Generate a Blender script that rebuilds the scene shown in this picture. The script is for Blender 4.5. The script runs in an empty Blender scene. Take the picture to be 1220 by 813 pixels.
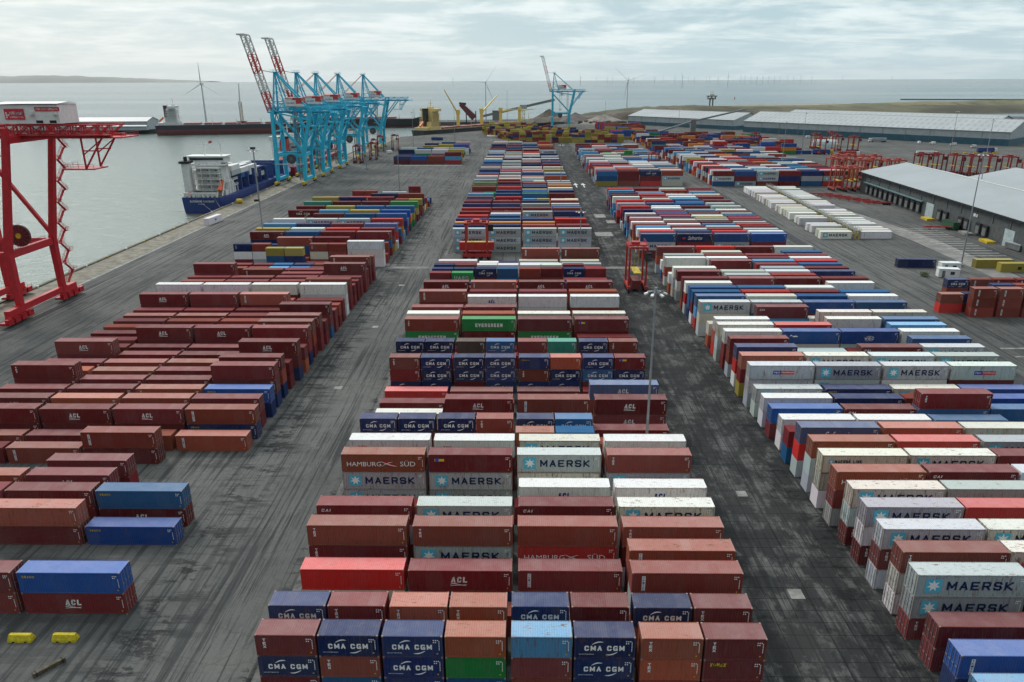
import bpy, bmesh, math, random
import numpy as np
from mathutils import Vector, Matrix
PI = math.pi
R = math.radians
scene = bpy.context.scene
C = scene.collection
random.seed(7)

# ------------------------------------------------------------------ camera
F_PX, CAM_H = 885.0, 60.0
PITCH = math.atan(312 / F_PX)
YAW = math.atan(14 / F_PX)
ROLL = R(.23)
cp, sp = math.cos(PITCH), math.sin(PITCH)
fwd = Vector((-math.sin(YAW) * cp, math.cos(YAW) * cp, -sp))
rt0 = Vector((math.cos(YAW), math.sin(YAW), 0))
up0 = rt0.cross(fwd)
rt = rt0 * math.cos(ROLL) - up0 * math.sin(ROLL)
up = up0 * math.cos(ROLL) + rt0 * math.sin(ROLL)
camd = bpy.data.cameras.new('camera')
cam = bpy.data.objects.new('camera', camd)
C.objects.link(cam)
m = Matrix((rt, up, -fwd)).transposed().to_4x4()
m.translation = Vector((0, 0, CAM_H))
cam.matrix_world = m
camd.sensor_width = 36
camd.lens = F_PX / 1220 * 36
camd.clip_start = 1
camd.clip_end = 150000
scene.camera = cam


def project(P):
    d = np.asarray(P, float) - np.array([0, 0, CAM_H])
    z = d @ np.array(fwd)
    return 610 + F_PX * (d @ np.array(rt)) / z, 406.5 - F_PX * (d @ np.array(up)) / z, z


# ------------------------------------------------------------------ world and light
SUN_EL, SUN_AZ = 42, -38          # degrees; azimuth from +Y towards +X
world = bpy.data.worlds.new('World')
scene.world = world
world.use_nodes = True
wt = world.node_tree
wt.nodes.clear()


class NT:
    """tiny helper for node trees"""
    def __init__(s, tree): s.t = tree

    def n(s, typ, inputs=None, **props):
        nd = s.t.nodes.new(typ)
        for k, v in props.items(): setattr(nd, k, v)
        for k, v in (inputs or {}).items():
            sock = nd.inputs[k]
            if hasattr(v, 'is_output') or isinstance(v, bpy.types.NodeSocket): s.t.links.new(v, sock)
            else: sock.default_value = v
        return nd

    def math(s, op, a, b=0.0, c=None, clamp=False):
        nd = s.t.nodes.new('ShaderNodeMath'); nd.operation = op; nd.use_clamp = clamp
        for i, v in enumerate((a, b) if c is None else (a, b, c)):
            if isinstance(v, bpy.types.NodeSocket): s.t.links.new(v, nd.inputs[i])
            else: nd.inputs[i].default_value = v
        return nd.outputs[0]

    def mix(s, f, a, b, blend='MIX'):
        nd = s.t.nodes.new('ShaderNodeMix'); nd.data_type = 'RGBA'; nd.blend_type = blend
        for i, v in ((0, f), (6, a), (7, b)):
            if isinstance(v, bpy.types.NodeSocket): s.t.links.new(v, nd.inputs[i])
            else: nd.inputs[i].default_value = v if i == 0 else (*v[:3], 1)
        return nd.outputs[2]

    def noise(s, vec, scale, detail=4, rough=.55, out=0, dist=0.0):
        nd = s.n('ShaderNodeTexNoise', {'Scale': scale, 'Detail': detail, 'Roughness': rough, 'Distortion': dist})
        if vec is not None: s.t.links.new(vec, nd.inputs['Vector'])
        return nd.outputs[out]

    def ramp(s, f, a, b, smooth=True):
        nd = s.t.nodes.new('ShaderNodeMapRange'); nd.interpolation_type = 'SMOOTHSTEP' if smooth else 'LINEAR'
        s.t.links.new(f, nd.inputs[0]); nd.inputs[1].default_value = a; nd.inputs[2].default_value = b
        return nd.outputs[0]

    def scale(s, vec, v):
        return s.n('ShaderNodeVectorMath', {0: vec, 1: v}, operation='MULTIPLY').outputs[0]


w = NT(wt)
tc = w.n('ShaderNodeTexCoord').outputs['Generated']
sky = w.n('ShaderNodeTexSky', sky_type='NISHITA', sun_disc=False, sun_elevation=R(SUN_EL), sun_rotation=R(SUN_AZ), air_density=1.0, dust_density=3.0)
sep = w.n('ShaderNodeSeparateXYZ', {0: tc})
den = w.math('ADD', w.math('MAXIMUM', sep.outputs[2], 0.0), .10)
pl = w.n('ShaderNodeCombineXYZ', {0: w.math('DIVIDE', sep.outputs[0], den), 1: w.math('DIVIDE', sep.outputs[1], den), 2: 0.0}).outputs[0]
n1 = w.noise(pl, .85, 8, .60, dist=.5)
n2 = w.noise(w.scale(pl, (1.0, 1.3, 1)), 2.6, 7, .62)
cl = w.math('ADD', w.math('MULTIPLY', n1, .72), w.math('MULTIPLY', n2, .28))
bright = w.ramp(cl, .42, .60)
base = w.mix(bright, (4.1, 5.55, 6.1), (7.2, 8.1, 8.25))
gap = w.ramp(n1, .62, .74)
glow_dot = w.n('ShaderNodeVectorMath', {0: tc, 1: (math.sin(R(-55)) * .97, math.cos(R(-55)) * .97, .25)}, operation='DOT_PRODUCT').outputs['Value']
glow = w.ramp(glow_dot, .35, 1.0)
base = w.mix(w.math('MULTIPLY', glow, .40), base, (7.4, 7.6, 7.45))
hz = w.ramp(sep.outputs[2], .07, .0)
base = w.mix(w.math('MULTIPLY', hz, .6), base, w.mix(glow, (5.5, 6.9, 7.3), (7.3, 7.8, 7.75)))
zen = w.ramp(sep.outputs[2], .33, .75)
base = w.mix(w.math('MULTIPLY', zen, .8), base, (10.6, 11.1, 11.2))  # sky overhead, out of view, made brighter to light the container tops
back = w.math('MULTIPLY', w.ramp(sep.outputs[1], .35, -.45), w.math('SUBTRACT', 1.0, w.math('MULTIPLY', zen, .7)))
base = w.mix(w.math('MULTIPLY', back, .86), base, (.8, 1.0, 1.15))  # unseen sky behind the camera darkened so camera-facing sides get less light
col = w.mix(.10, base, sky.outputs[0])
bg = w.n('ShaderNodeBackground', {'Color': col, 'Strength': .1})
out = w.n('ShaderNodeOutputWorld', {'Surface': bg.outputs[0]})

sd = bpy.data.lights.new('sun', 'SUN')
sun = bpy.data.objects.new('sun', sd)
C.objects.link(sun)
sd.energy = 1.4
sd.angle = R(14)
sd.color = (1, .96, .9)
dirv = Vector((math.sin(R(SUN_AZ)) * math.cos(R(SUN_EL)), math.cos(R(SUN_AZ)) * math.cos(R(SUN_EL)), math.sin(R(SUN_EL))))
sun.rotation_euler = (-dirv).to_track_quat('-Z', 'Y').to_euler()
sun.location = dirv * 300
vs = scene.view_settings
vs.view_transform = 'Standard'
vs.look = 'None'
vs.exposure = 0.30
vs.gamma = 1
vs.use_curve_mapping = False
cy = scene.cycles
cy.max_bounces = 5
cy.diffuse_bounces = 2
cy.glossy_bounces = 2
cy.transmission_bounces = 2
cy.volume_bounces = 0
cy.use_denoising = True
cy.caustics_reflective = False
cy.caustics_refractive = False


# ------------------------------------------------------------------ materials
def new_mat(name):
    mt = bpy.data.materials.new(name)
    mt.use_nodes = True
    mt.node_tree.nodes.clear()
    k = NT(mt.node_tree)
    b = k.n('ShaderNodeBsdfPrincipled')
    o = k.n('ShaderNodeOutputMaterial', {'Surface': b.outputs[0]})
    return mt, k, b


def link(k, a, b): k.t.links.new(a, b)


_plain = {}


def plain(name, col, rough=.55, metal=0.0, var=.18, scale=.8, rust=0.0, spec=.35):
    if name in _plain: return _plain[name]
    mt, k, b = new_mat(name)
    geo = k.n('ShaderNodeNewGeometry').outputs['Position']
    nz = k.noise(geo, scale, 5, .6)
    c = k.mix(k.ramp(nz, .3, .7), [x * (1 - var) for x in col], [min(1, x * (1 + var)) for x in col])
    if rust:
        st = k.noise(k.scale(geo, (1, 1, .35)), 1.6, 6, .7)
        c = k.mix(k.math('MULTIPLY', k.ramp(st, .56, .70), rust), c, (.16, .075, .035))
    link(k, c, b.inputs['Base Color'])
    b.inputs['Roughness'].default_value = rough
    b.inputs['Metallic'].default_value = metal
    b.inputs['Specular IOR Level'].default_value = spec
    _plain[name] = mt
    return mt


def container_mat(name, roof=False, stuff=False):
    mt, k, b = new_mat(name)
    if stuff:
        col = k.n('ShaderNodeAttribute', attribute_name='Col').outputs['Color']
        vec = k.n('ShaderNodeNewGeometry').outputs['Position']
        wear = None
    else:
        oi = k.n('ShaderNodeObjectInfo')
        col = oi.outputs['Color']
        tco = k.n('ShaderNodeTexCoord').outputs['Object']
        off = k.n('ShaderNodeVectorMath', {0: (91.0, 57.0, 33.0)}, operation='SCALE')
        link(k, oi.outputs['Random'], off.inputs['Scale'])
        vec = k.n('ShaderNodeVectorMath', {0: tco, 1: off.outputs[0]}, operation='ADD').outputs[0]
        wear = k.n('ShaderNodeAttribute', attribute_type='OBJECT', attribute_name='wear').outputs['Fac']
    hv = k.n('ShaderNodeHueSaturation', {'Saturation': .95, 'Value': 1.0, 'Color': col})
    faded = k.mix(.12, hv.outputs[0], (.40, .38, .37))
    big = k.noise(vec, .55, 4, .6)
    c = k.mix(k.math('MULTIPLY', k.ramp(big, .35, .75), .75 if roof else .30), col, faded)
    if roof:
        hb_ = k.n('ShaderNodeHueSaturation', {'Saturation': .78, 'Value': 1.36, 'Color': c})  # faded roofs, brightened further: light from above put into the colour
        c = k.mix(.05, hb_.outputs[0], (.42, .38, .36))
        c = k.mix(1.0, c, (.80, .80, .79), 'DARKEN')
    dirt = k.noise(k.scale(vec, (2.5, 2.5, .5)), 1.3, 6, .7)
    c = k.mix(k.math('MULTIPLY', k.ramp(dirt, .50, .75), .40), c, k.mix(.7, c, (.05, .042, .036)))
    if wear is not None and not roof:
        bp2 = k.n('ShaderNodeTexBrick', {'Vector': vec, 'Color1': (0, 0, 0, 1), 'Color2': (1, 1, 1, 1), 'Mortar': (0, 0, 0, 1), 'Scale': 1.0, 'Mortar Size': 0.0, 'Brick Width': 1.9, 'Row Height': 30.0, 'Bias': -.5})
        c = k.mix(k.math('MULTIPLY', bp2.outputs['Color'], .16), c, (.30, .28, .27))
    if wear is not None:
        if roof:
            sc = k.noise(k.scale(vec, (.45, 1.6, 1)), 2.6, 7, .7)
            pt = k.noise(vec, .8, 3, .6)
            msk = k.math('MULTIPLY', k.ramp(sc, .54, .64), k.ramp(pt, .44, .60))
            rc = k.mix(k.noise(vec, 3), (.07, .04, .03), (.33, .17, .08))
            c = k.mix(k.math('MULTIPLY', msk, wear, clamp=True), c, rc)
            # repair strips laid across the roof
            br = k.n('ShaderNodeTexBrick', {'Vector': vec, 'Color1': (0, 0, 0, 1), 'Color2': (1, 1, 1, 1), 'Mortar': (0, 0, 0, 1), 'Scale': 1.0, 'Mortar Size': 0.0, 'Brick Width': 1.1, 'Row Height': 50.0, 'Bias': -.55})
            c = k.mix(k.math('MULTIPLY', k.math('MULTIPLY', br.outputs['Color'], wear), .22), c, (.5, .46, .42))
        else:
            st = k.noise(k.scale(vec, (2.2, 2.2, .35)), 1.5, 7, .72)
            msk = k.math('MULTIPLY', k.ramp(st, .52, .66), wear, clamp=True)
            c = k.mix(k.math('MULTIPLY', msk, .8), c, (.17, .085, .045))
    link(k, c, b.inputs['Base Color'])
    b.inputs['Roughness'].default_value = .68 if roof else .66
    b.inputs['Specular IOR Level'].default_value = .14
    if stuff:
        pos = k.n('ShaderNodeSeparateXYZ', {0: vec})
        nrm = k.n('ShaderNodeSeparateXYZ', {0: k.n('ShaderNodeNewGeometry').outputs['Normal']})
        ax = k.math('ABSOLUTE', nrm.outputs[0])
        ux = k.math('ADD', k.math('MULTIPLY', pos.outputs[0], k.math('SUBTRACT', 1.0, ax)), k.math('MULTIPLY', pos.outputs[1], ax))
        wv = k.math('SINE', k.math('MULTIPLY', ux, 2 * PI / .28))
        bp = k.n('ShaderNodeBump', {'Height': wv, 'Strength': .35, 'Distance': .03})
        link(k, bp.outputs[0], b.inputs['Normal'])
    return mt


M_wall = container_mat('container_paint')
M_roof = container_mat('container_lit_roof_paint', roof=True)
M_stuff = container_mat('container_stack_paint', stuff=True)


def decal_mat():
    mt, k, b = new_mat('decal_paint')
    a = k.n('ShaderNodeAttribute', attribute_name='Col').outputs['Color']
    geo = k.n('ShaderNodeNewGeometry').outputs['Position']
    c = k.mix(k.math('MULTIPLY', k.ramp(k.noise(geo, 2.2, 6, .7), .55, .8), .2), a, (.3, .28, .27))
    link(k, c, b.inputs['Base Color'])
    b.inputs['Roughness'].default_value = .6
    b.inputs['Specular IOR Level'].default_value = .2
    return mt


M_decal = decal_mat()


# ------------------------------------------------------------------ mesh helper
class MB:
    def __init__(s): s.v = []; s.f = []; s.c = None

    def add(s, vs_, fs):
        o = len(s.v)
        s.v.extend([tuple(p) for p in vs_])
        s.f.extend([tuple(i + o for i in f) for f in fs])
        return s

    def box(s, x0, x1, y0, y1, z0, z1):
        return s.add([(x0, y0, z0), (x1, y0, z0), (x1, y1, z0), (x0, y1, z0), (x0, y0, z1), (x1, y0, z1), (x1, y1, z1), (x0, y1, z1)],
                     [(0, 3, 2, 1), (4, 5, 6, 7), (0, 1, 5, 4), (1, 2, 6, 5), (2, 3, 7, 6), (3, 0, 4, 7)])

    def cbox(s, cx, cy_, cz, sx, sy, sz):
        return s.box(cx - sx / 2, cx + sx / 2, cy_ - sy / 2, cy_ + sy / 2, cz - sz / 2, cz + sz / 2)

    def bar(s, p0, p1, w_, h_=None, w1=None, h1=None):
        p0, p1 = Vector(p0), Vector(p1)
        h_ = w_ if h_ is None else h_
        w1 = w_ if w1 is None else w1; h1 = h_ if h1 is None else h1
        d = (p1 - p0)
        if d.length < 1e-6: return s
        d.normalize()
        u = Vector((0, 0, 1)).cross(d)
        if u.length < .05: u = Vector((1, 0, 0)) if abs(d.z) > .9 else u
        u.normalize()
        v = d.cross(u)
        if abs(d.z) > .9:
            u = Vector((1, 0, 0)); u = (u - d * u.dot(d)).normalized(); v = d.cross(u)
        vs_ = []
        for p, a, b in ((p0, w_, h_), (p1, w1, h1)):
            for sx, sy in ((-1, -1), (1, -1), (1, 1), (-1, 1)):
                vs_.append(p + u * (a / 2 * sx) + v * (b / 2 * sy))
        return s.add(vs_, [(0, 3, 2, 1), (4, 5, 6, 7), (0, 1, 5, 4), (1, 2, 6, 5), (2, 3, 7, 6), (3, 0, 4, 7)])

    def tube(s, p0, p1, r0, r1=None, n=8):
        p0, p1 = Vector(p0), Vector(p1); r1 = r0 if r1 is None else r1
        d = (p1 - p0).normalized()
        u = d.orthogonal().normalized(); v = d.cross(u)
        vs_ = []
        for p, r in ((p0, r0), (p1, r1)):
            for i in range(n):
                a = 2 * PI * i / n
                vs_.append(p + u * (r * math.cos(a)) + v * (r * math.sin(a)))
        fs = [(i, (i + 1) % n, n + (i + 1) % n, n + i) for i in range(n)] + [tuple(range(n))[::-1], tuple(range(n, 2 * n))]
        return s.add(vs_, fs)

    def lattice(s, p0, p1, w_, h_, n, t, side=True):
        """box truss: four chords, zig-zag on the faces"""
        p0, p1 = Vector(p0), Vector(p1)
        d = (p1 - p0).normalized()
        u = Vector((0, 0, 1)).cross(d)
        if u.length < .3: u = Vector((0, 1, 0))
        u = (u - d * u.dot(d)).normalized(); v = d.cross(u)
        def P(i, a, b): return p0 + (p1 - p0) * (i / n) + u * (w_ / 2 * a) + v * (h_ / 2 * b)
        for a in (-1, 1):
            for b in (-1, 1): s.bar(P(0, a, b), P(n, a, b), t)
        for i in range(n):
            for a in (-1, 1):
                s.bar(P(i, a, -1 if i % 2 else 1), P(i + 1, a, 1 if i % 2 else -1), t * .6)
                s.bar(P(i, a, -1), P(i, a, 1), t * .5)
            if side:
                for b in (-1, 1):
                    s.bar(P(i, -1 if i % 2 else 1, b), P(i + 1, 1 if i % 2 else -1, b), t * .5)
        return s

    def rail(s, pts, h_=1.1, t=.07):
        for a, b in zip(pts, pts[1:]):
            a, b = Vector(a), Vector(b)
            for z in (h_, h_ * .5): s.bar(a + Vector((0, 0, z)), b + Vector((0, 0, z)), t)
            n = max(1, int((b - a).length / 2))
            for i in range(n + 1):
                p = a.lerp(b, i / n); s.bar(p, p + Vector((0, 0, h_)), t)
        return s

    def mesh(s, name, mat, smooth=False):
        me = bpy.data.meshes.new(name)
        me.from_pydata(s.v, [], s.f)
        if mat: me.materials.append(mat)
        if smooth: me.polygons.foreach_set('use_smooth', [True] * len(me.polygons))
        me.update()
        return me

    def build(s, name, mat, parent=None, smooth=False, **kw):
        o = bpy.data.objects.new(name, s.mesh(name, mat, smooth))
        C.objects.link(o)
        if parent: o.parent = parent
        tag(o, **kw)
        return o


def tag(o, label=None, cat=None, group=None, kind=None):
    if label: o['label'] = label
    if cat: o['category'] = cat
    if group: o['group'] = group
    if kind: o['kind'] = kind
    return o


def empty(name, loc=(0, 0, 0), rz=0, **kw):
    o = bpy.data.objects.new(name, None)
    C.objects.link(o)
    o.location = loc
    o.rotation_euler = (0, 0, rz)
    return tag(o, **kw)


_children = {}


def kids(o): return [c for c in bpy.data.objects if c.parent == o]


def copy_tree(o, parent=None):
    c = o.copy(); C.objects.link(c); c.parent = parent
    for ch in kids(o): copy_tree(ch, c)
    return c


def set_colors(me, cols):
    """cols: one RGB per vertex"""
    at = me.color_attributes.new('Col', 'FLOAT_COLOR', 'POINT')
    arr = np.ones((len(me.vertices), 4), np.float32)
    arr[:, :3] = cols
    at.data.foreach_set('color', arr.ravel())


# ------------------------------------------------------------------ text outlines
_tx = {}


def text_geo(txt, width, height, shear=0.0, bold=.012, font_res=2):
    key = (txt, round(width, 2), round(height, 2), shear, bold)
    if key in _tx: return _tx[key]
    cu = bpy.data.curves.new('lettering', 'FONT')
    cu.body = txt; cu.size = 1; cu.resolution_u = font_res; cu.shear = shear; cu.offset = bold
    ob = bpy.data.objects.new('lettering', cu)
    C.objects.link(ob)
    bpy.context.view_layer.update()
    me = bpy.data.meshes.new_from_object(ob.evaluated_get(bpy.context.evaluated_depsgraph_get()))
    v = np.array([q.co[:] for q in me.vertices]); f = [tuple(p.vertices) for p in me.polygons]
    bpy.data.objects.remove(ob); bpy.data.curves.remove(cu); bpy.data.meshes.remove(me)
    lo, hi = v.min(0), v.max(0)
    v2 = (v[:, :2] - lo[:2]) / (hi - lo)[:2] * np.array([width, height])
    _tx[key] = (v2, f)
    return _tx[key]


STK = {'A': [[(0, 0), (.5, 1), (1, 0)], [(.22, .32), (.78, .32)]], 'B': [[(0, 0), (0, 1), (.8, 1), (1, .85), (1, .65), (.8, .5), (1, .35), (1, .15), (.8, 0), (0, 0)], [(0, .5), (.8, .5)]],
       'C': [[(1, .8), (.8, 1), (.2, 1), (0, .8), (0, .2), (.2, 0), (.8, 0), (1, .2)]], 'D': [[(0, 0), (0, 1), (.7, 1), (1, .7), (1, .3), (.7, 0), (0, 0)]], 'E': [[(1, 1), (0, 1), (0, 0), (1, 0)], [(0, .5), (.85, .5)]],
       'F': [[(1, 1), (0, 1), (0, 0)], [(0, .5), (.85, .5)]], 'G': [[(1, .86), (.85, 1), (.2, 1), (0, .8), (0, .2), (.2, 0), (1, 0), (1, .38), (.65, .38)]], 'H': [[(0, 0), (0, 1)], [(1, 0), (1, 1)], [(0, .5), (1, .5)]],
       'I': [[(.5, 0), (.5, 1)]], 'K': [[(0, 0), (0, 1)], [(.95, 1), (.15, .5), (1, 0)]], 'L': [[(0, 1), (0, 0), (1, 0)]], 'M': [[(0, 0), (0, 1), (.5, .25), (1, 1), (1, 0)]], 'N': [[(0, 0), (0, 1), (1, 0), (1, 1)]],
       'O': [[(.2, 0), (0, .2), (0, .8), (.2, 1), (.8, 1), (1, .8), (1, .2), (.8, 0), (.2, 0)]], 'P': [[(0, 0), (0, 1), (.8, 1), (1, .85), (1, .6), (.8, .45), (0, .45)]], 'R': [[(0, 0), (0, 1), (.8, 1), (1, .85), (1, .6), (.8, .45), (0, .45)], [(.55, .45), (1, 0)]],
       'S': [[(1, .82), (.85, 1), (.15, 1), (0, .85), (0, .65), (.15, .52), (.85, .48), (1, .35), (1, .15), (.85, 0), (.15, 0), (0, .18)]], 'T': [[(0, 1), (1, 1)], [(.5, 1), (.5, 0)]], 'U': [[(0, 1), (0, .2), (.2, 0), (.8, 0), (1, .2), (1, 1)]],
       'V': [[(0, 1), (.5, 0), (1, 1)]], 'W': [[(0, 1), (.25, 0), (.5, .75), (.75, 0), (1, 1)]], 'X': [[(0, 0), (1, 1)], [(0, 1), (1, 0)]], 'Y': [[(0, 1), (.5, .5), (1, 1)], [(.5, .5), (.5, 0)]], 'Ü': [[(0, .85), (0, .2), (.2, 0), (.8, 0), (1, .2), (1, .85)], [(.25, 1.1), (.3, 1.1)], [(.7, 1.1), (.75, 1.1)]], '-': [[(.1, .5), (.9, .5)]]}
_sg = {}


def stroke_geo(txt, width, height, th=.20, shear=0.0):
    """blocky lettering made of strokes of one width"""
    key = (txt, width, height, th, shear)
    if key in _sg: return _sg[key]
    wch = {' ': .45, 'I': .35, 'M': 1.15, 'W': 1.25}
    tot = sum(wch.get(c_, 1.0) for c_ in txt) + .32 * (len(txt) - 1)
    u_ = width / tot; t = th * height; V = []; Fc = []; x = 0
    for c_ in txt:
        cw = wch.get(c_, 1.0) * u_
        for pl_ in STK.get(c_, []):
            pp = [Vector((x + t / 2 + a * (cw - t), t / 2 + b_ * (height - t))) for a, b_ in pl_]
            for a, b_ in zip(pp, pp[1:]):
                d = (b_ - a); ln = d.length or 1; d = d / ln; n_ = Vector((-d.y, d.x)) * (t / 2); e = d * (t * .42)
                o = len(V); V += [a - e - n_, b_ + e - n_, b_ + e + n_, a - e + n_]; Fc.append((o, o + 1, o + 2, o + 3))
        x += cw + .32 * u_
    v = np.array([(p[0] + p[1] * shear, p[1]) for p in V])
    _sg[key] = (v, Fc)
    return _sg[key]


# marks: parts made of flat coloured outlines in (x, z) on the long face
WHT, NAV, SKY_, RED, YEL, DRK = (.90, .90, .88), (.015, .03, .10), (.10, .50, .66), (.60, .03, .04), (.75, .50, .03), (.03, .04, .05)


def star(cx, cz, r, r2, n=7):
    v = []
    for i in range(2 * n):
        a = PI / 2 + PI * i / n; q = r if i % 2 == 0 else r2
        v.append((cx + q * math.cos(a), cz + q * math.sin(a)))
    return np.array(v + [(cx, cz)]), [(i, (i + 1) % (2 * n), 2 * n) for i in range(2 * n)]


def rect(x0, x1, z0, z1): return np.array([(x0, z0), (x1, z0), (x1, z1), (x0, z1)]), [(0, 1, 2, 3)]


def swoosh(x0, z0, x1, z1, bend, th):
    n = 8; v = []
    for i in range(n + 1):
        t = i / n; x = x0 + (x1 - x0) * t; z = z0 + (z1 - z0) * t + bend * math.sin(PI * t)
        q = th * math.sin(PI * (.08 + .92 * t)) ** .7
        v += [(x, z - q / 2), (x, z + q / 2)]
    return np.array(v), [(2 * i, 2 * i + 2, 2 * i + 3, 2 * i + 1) for i in range(n)]


def T(txt, x, z, wd, h, col, part='lettering', lift=.0, shear=0.0, bold=.012):
    if bold >= .02 and txt.upper() == txt and all(q in STK or q == ' ' for q in txt) and h > .25: v, f = stroke_geo(txt, wd, h, .24 if bold > .02 else .20, shear)
    else: v, f = text_geo(txt, wd, h, shear=shear, bold=min(bold, .008))
    return (part, v + np.array([x, z]), f, col, lift)


def G(g, col, part='logo', lift=.0): return (part, g[0], g[1], col, lift)


def mark_parts(code, L, H):
    """list of (part name, 2D verts, faces, colour, lift)"""
    k = L / 12.19
    if code == 'M':
        if L < 8: return [G(rect(.35, 1.35, .95, 1.95), SKY_), G(star(.85, 1.45, .45, .22), WHT, 'star', .01), T('MAERSK', 1.6, 1.1, 3.9, .7, NAV, bold=.02)]
        return [G(rect(.95, 2.75, .62, 2.42), SKY_), G(star(1.85, 1.52, .78, .36), WHT, 'star', .01), T('MAERSK', 3.35, .95, 7.2, 1.12, NAV, bold=.02)]
    if code == 'L': return [G(rect(.9, 1.5, 1.6, 2.2), SKY_), G(star(1.2, 1.9, .26, .12), WHT, 'star', .01), T('MAERSK LINE', 1.75, 1.65, 3.9, .5, NAV, bold=.02)]
    if code == 'A':
        return [T('ACL', 5.0 * k, 1.25, 1.9, .8, WHT, bold=.03, shear=.1), G(swoosh(4.9 * k, 1.02, 4.9 * k + 1.0, 1.02, .12, .12), WHT, 'wave1'), G(swoosh(4.9 * k + 1.0, 1.02, 4.9 * k + 2.0, 1.02, -.12, .12), WHT, 'wave2'), G(swoosh(4.9 * k, .80, 4.9 * k + 2.0, .80, .12, .1), WHT, 'wave3')]
    if code == 'a': return [T('ACL', 5.2, 1.2, 1.7, .8, (.02, .04, .3), bold=.03, shear=.1)]
    if code == 'C':
        if L < 8: return [T('CMA CGM', 1.0, .98, 4.0, .62, WHT, bold=.03), G(swoosh(1.75, 1.75, 2.9, 2.02, .16, .15), WHT, 'swoosh1'), G(swoosh(4.3, .82, 3.1, .50, -.14, .15), WHT, 'swoosh2'), T('UNE FLOTTE MONDIALE', .45, .50, 1.5, .11, WHT, 'small_print')]
        return [T('CMA CGM', 3.4, 1.05, 5.6, .85, WHT, bold=.03), G(swoosh(4.6, 2.1, 6.2, 2.4, .18, .18), WHT, 'swoosh1'), G(swoosh(8.2, .85, 6.6, .5, -.16, .18), WHT, 'swoosh2')]
    if code == 'E': return [T('EVERGREEN', 3.0, 1.0, 6.2, .85, WHT, bold=.035)]
    if code == 'H':
        fl = (np.array([(5.75, 1.75), (7.0, 1.72), (7.3, 1.35), (8.1, .85), (6.9, 1.0), (6.6, 1.35)]), [(0, 1, 2, 5), (5, 2, 3, 4)])
        return [T('HAMBURG', .8, .95, 5.0, .72, WHT, bold=.0), G(fl, (.5, .02, .03)), G(swoosh(5.8, 1.75, 8.2, .95, -.15, .12), WHT, 'stripe1', .01), G(swoosh(5.9, .98, 7.6, 1.7, .1, .10), WHT, 'stripe2', .012), T('SÜD', 8.6, .95, 2.2, .95, WHT, bold=.0)]
    if code == 'X':
        xo = .75
        return [T(ch, xo, H - .75 - i * .42, .32, .34, WHT, bold=.03) for i, ch in enumerate('TEX')]
    if code == 'T': return [T('CAI', .6, H - .95, 1.15, .42, WHT, bold=.03, shear=.2)]
    if code == 'O': return [T('OOCL', 1.4, 1.55, 1.5, .36, RED, bold=.03)]
    if code == 'P':
        return [G(rect(4.4, 5.9, 1.1, 1.85), (.02, .04, .35)), G(rect(5.9, 8.4, 1.1, 1.85), (.65, .06, .05), 'red_panel', .002), T('P&O', 4.6, 1.3, 1.1, .36, WHT, lift=.01, bold=.02), T('Nedlloyd', 6.05, 1.3, 2.2, .36, WHT, lift=.01, bold=.02)]
    if code == 'S': return [T('Safmarine', 3.6, .85, 5.0, 1.35, WHT, shear=.45, bold=-.004), G(rect(1.7, 2.7, 1.05, 1.75), (.5, .06, .08))]
    if code == 'Z': return [T('WEC', 4.9, 1.0, 2.0, .55, WHT, bold=.04), G(swoosh(5.2, 1.65, 6.9, 1.65, .15, .1), WHT), T('LINES', 5.1, .72, 1.6, .16, WHT, 'small_print')]
    if code == 'U': return [T('UASC', .8 if L < 8 else 3, .8, 4.0, .8, WHT, bold=.035)]
    if code == 'Q': return [T('SEACO', .55, H - .75, 1.5, .30, YEL, bold=.03)]
    if code == 'Y': return [T('TOUAX', .6, H - .8, 1.6, .42, (.85, .68, .05), bold=.035, shear=.2)]
    if code == 'V':
        return [G(rect(1.1, 1.5, .55, H - .4), (.72, .72, .72), 'white_panel')] + [T(ch, 1.18, H - .75 - i * .32, .22, .22, (.04, .04, .1), 'lettering', .01, bold=.02) for i, ch in enumerate('TRITON'[:5 if H < 2.7 else 6])]
    if code == 'D': return [G(swoosh(1.3, 1.75, 2.0, 1.75, .25, .22), WHT), G(swoosh(2.0, 1.7, 3.1, 1.7, .1, .3), WHT, 'swoosh')]
    if code == 'K': return [G(rect(.9, 2.3, 1.8, 2.2), (.75, .6, .06), 'yellow_panel'), G(rect(1.0, 1.5, 1.75, 2.3), (.05, .1, .5), 'logo', .01)]
    if code == 'Y2': return []
    if code == 'W': return [T('MSC', L / 2 - .6, .8, 1.2, 1.0, DRK, bold=.04)]
    if code == 'B': return [T('Hapag-Lloyd', 3.2, 1.1, 6.0, .9, (.02, .05, .25), bold=.02)]
    return []


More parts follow.
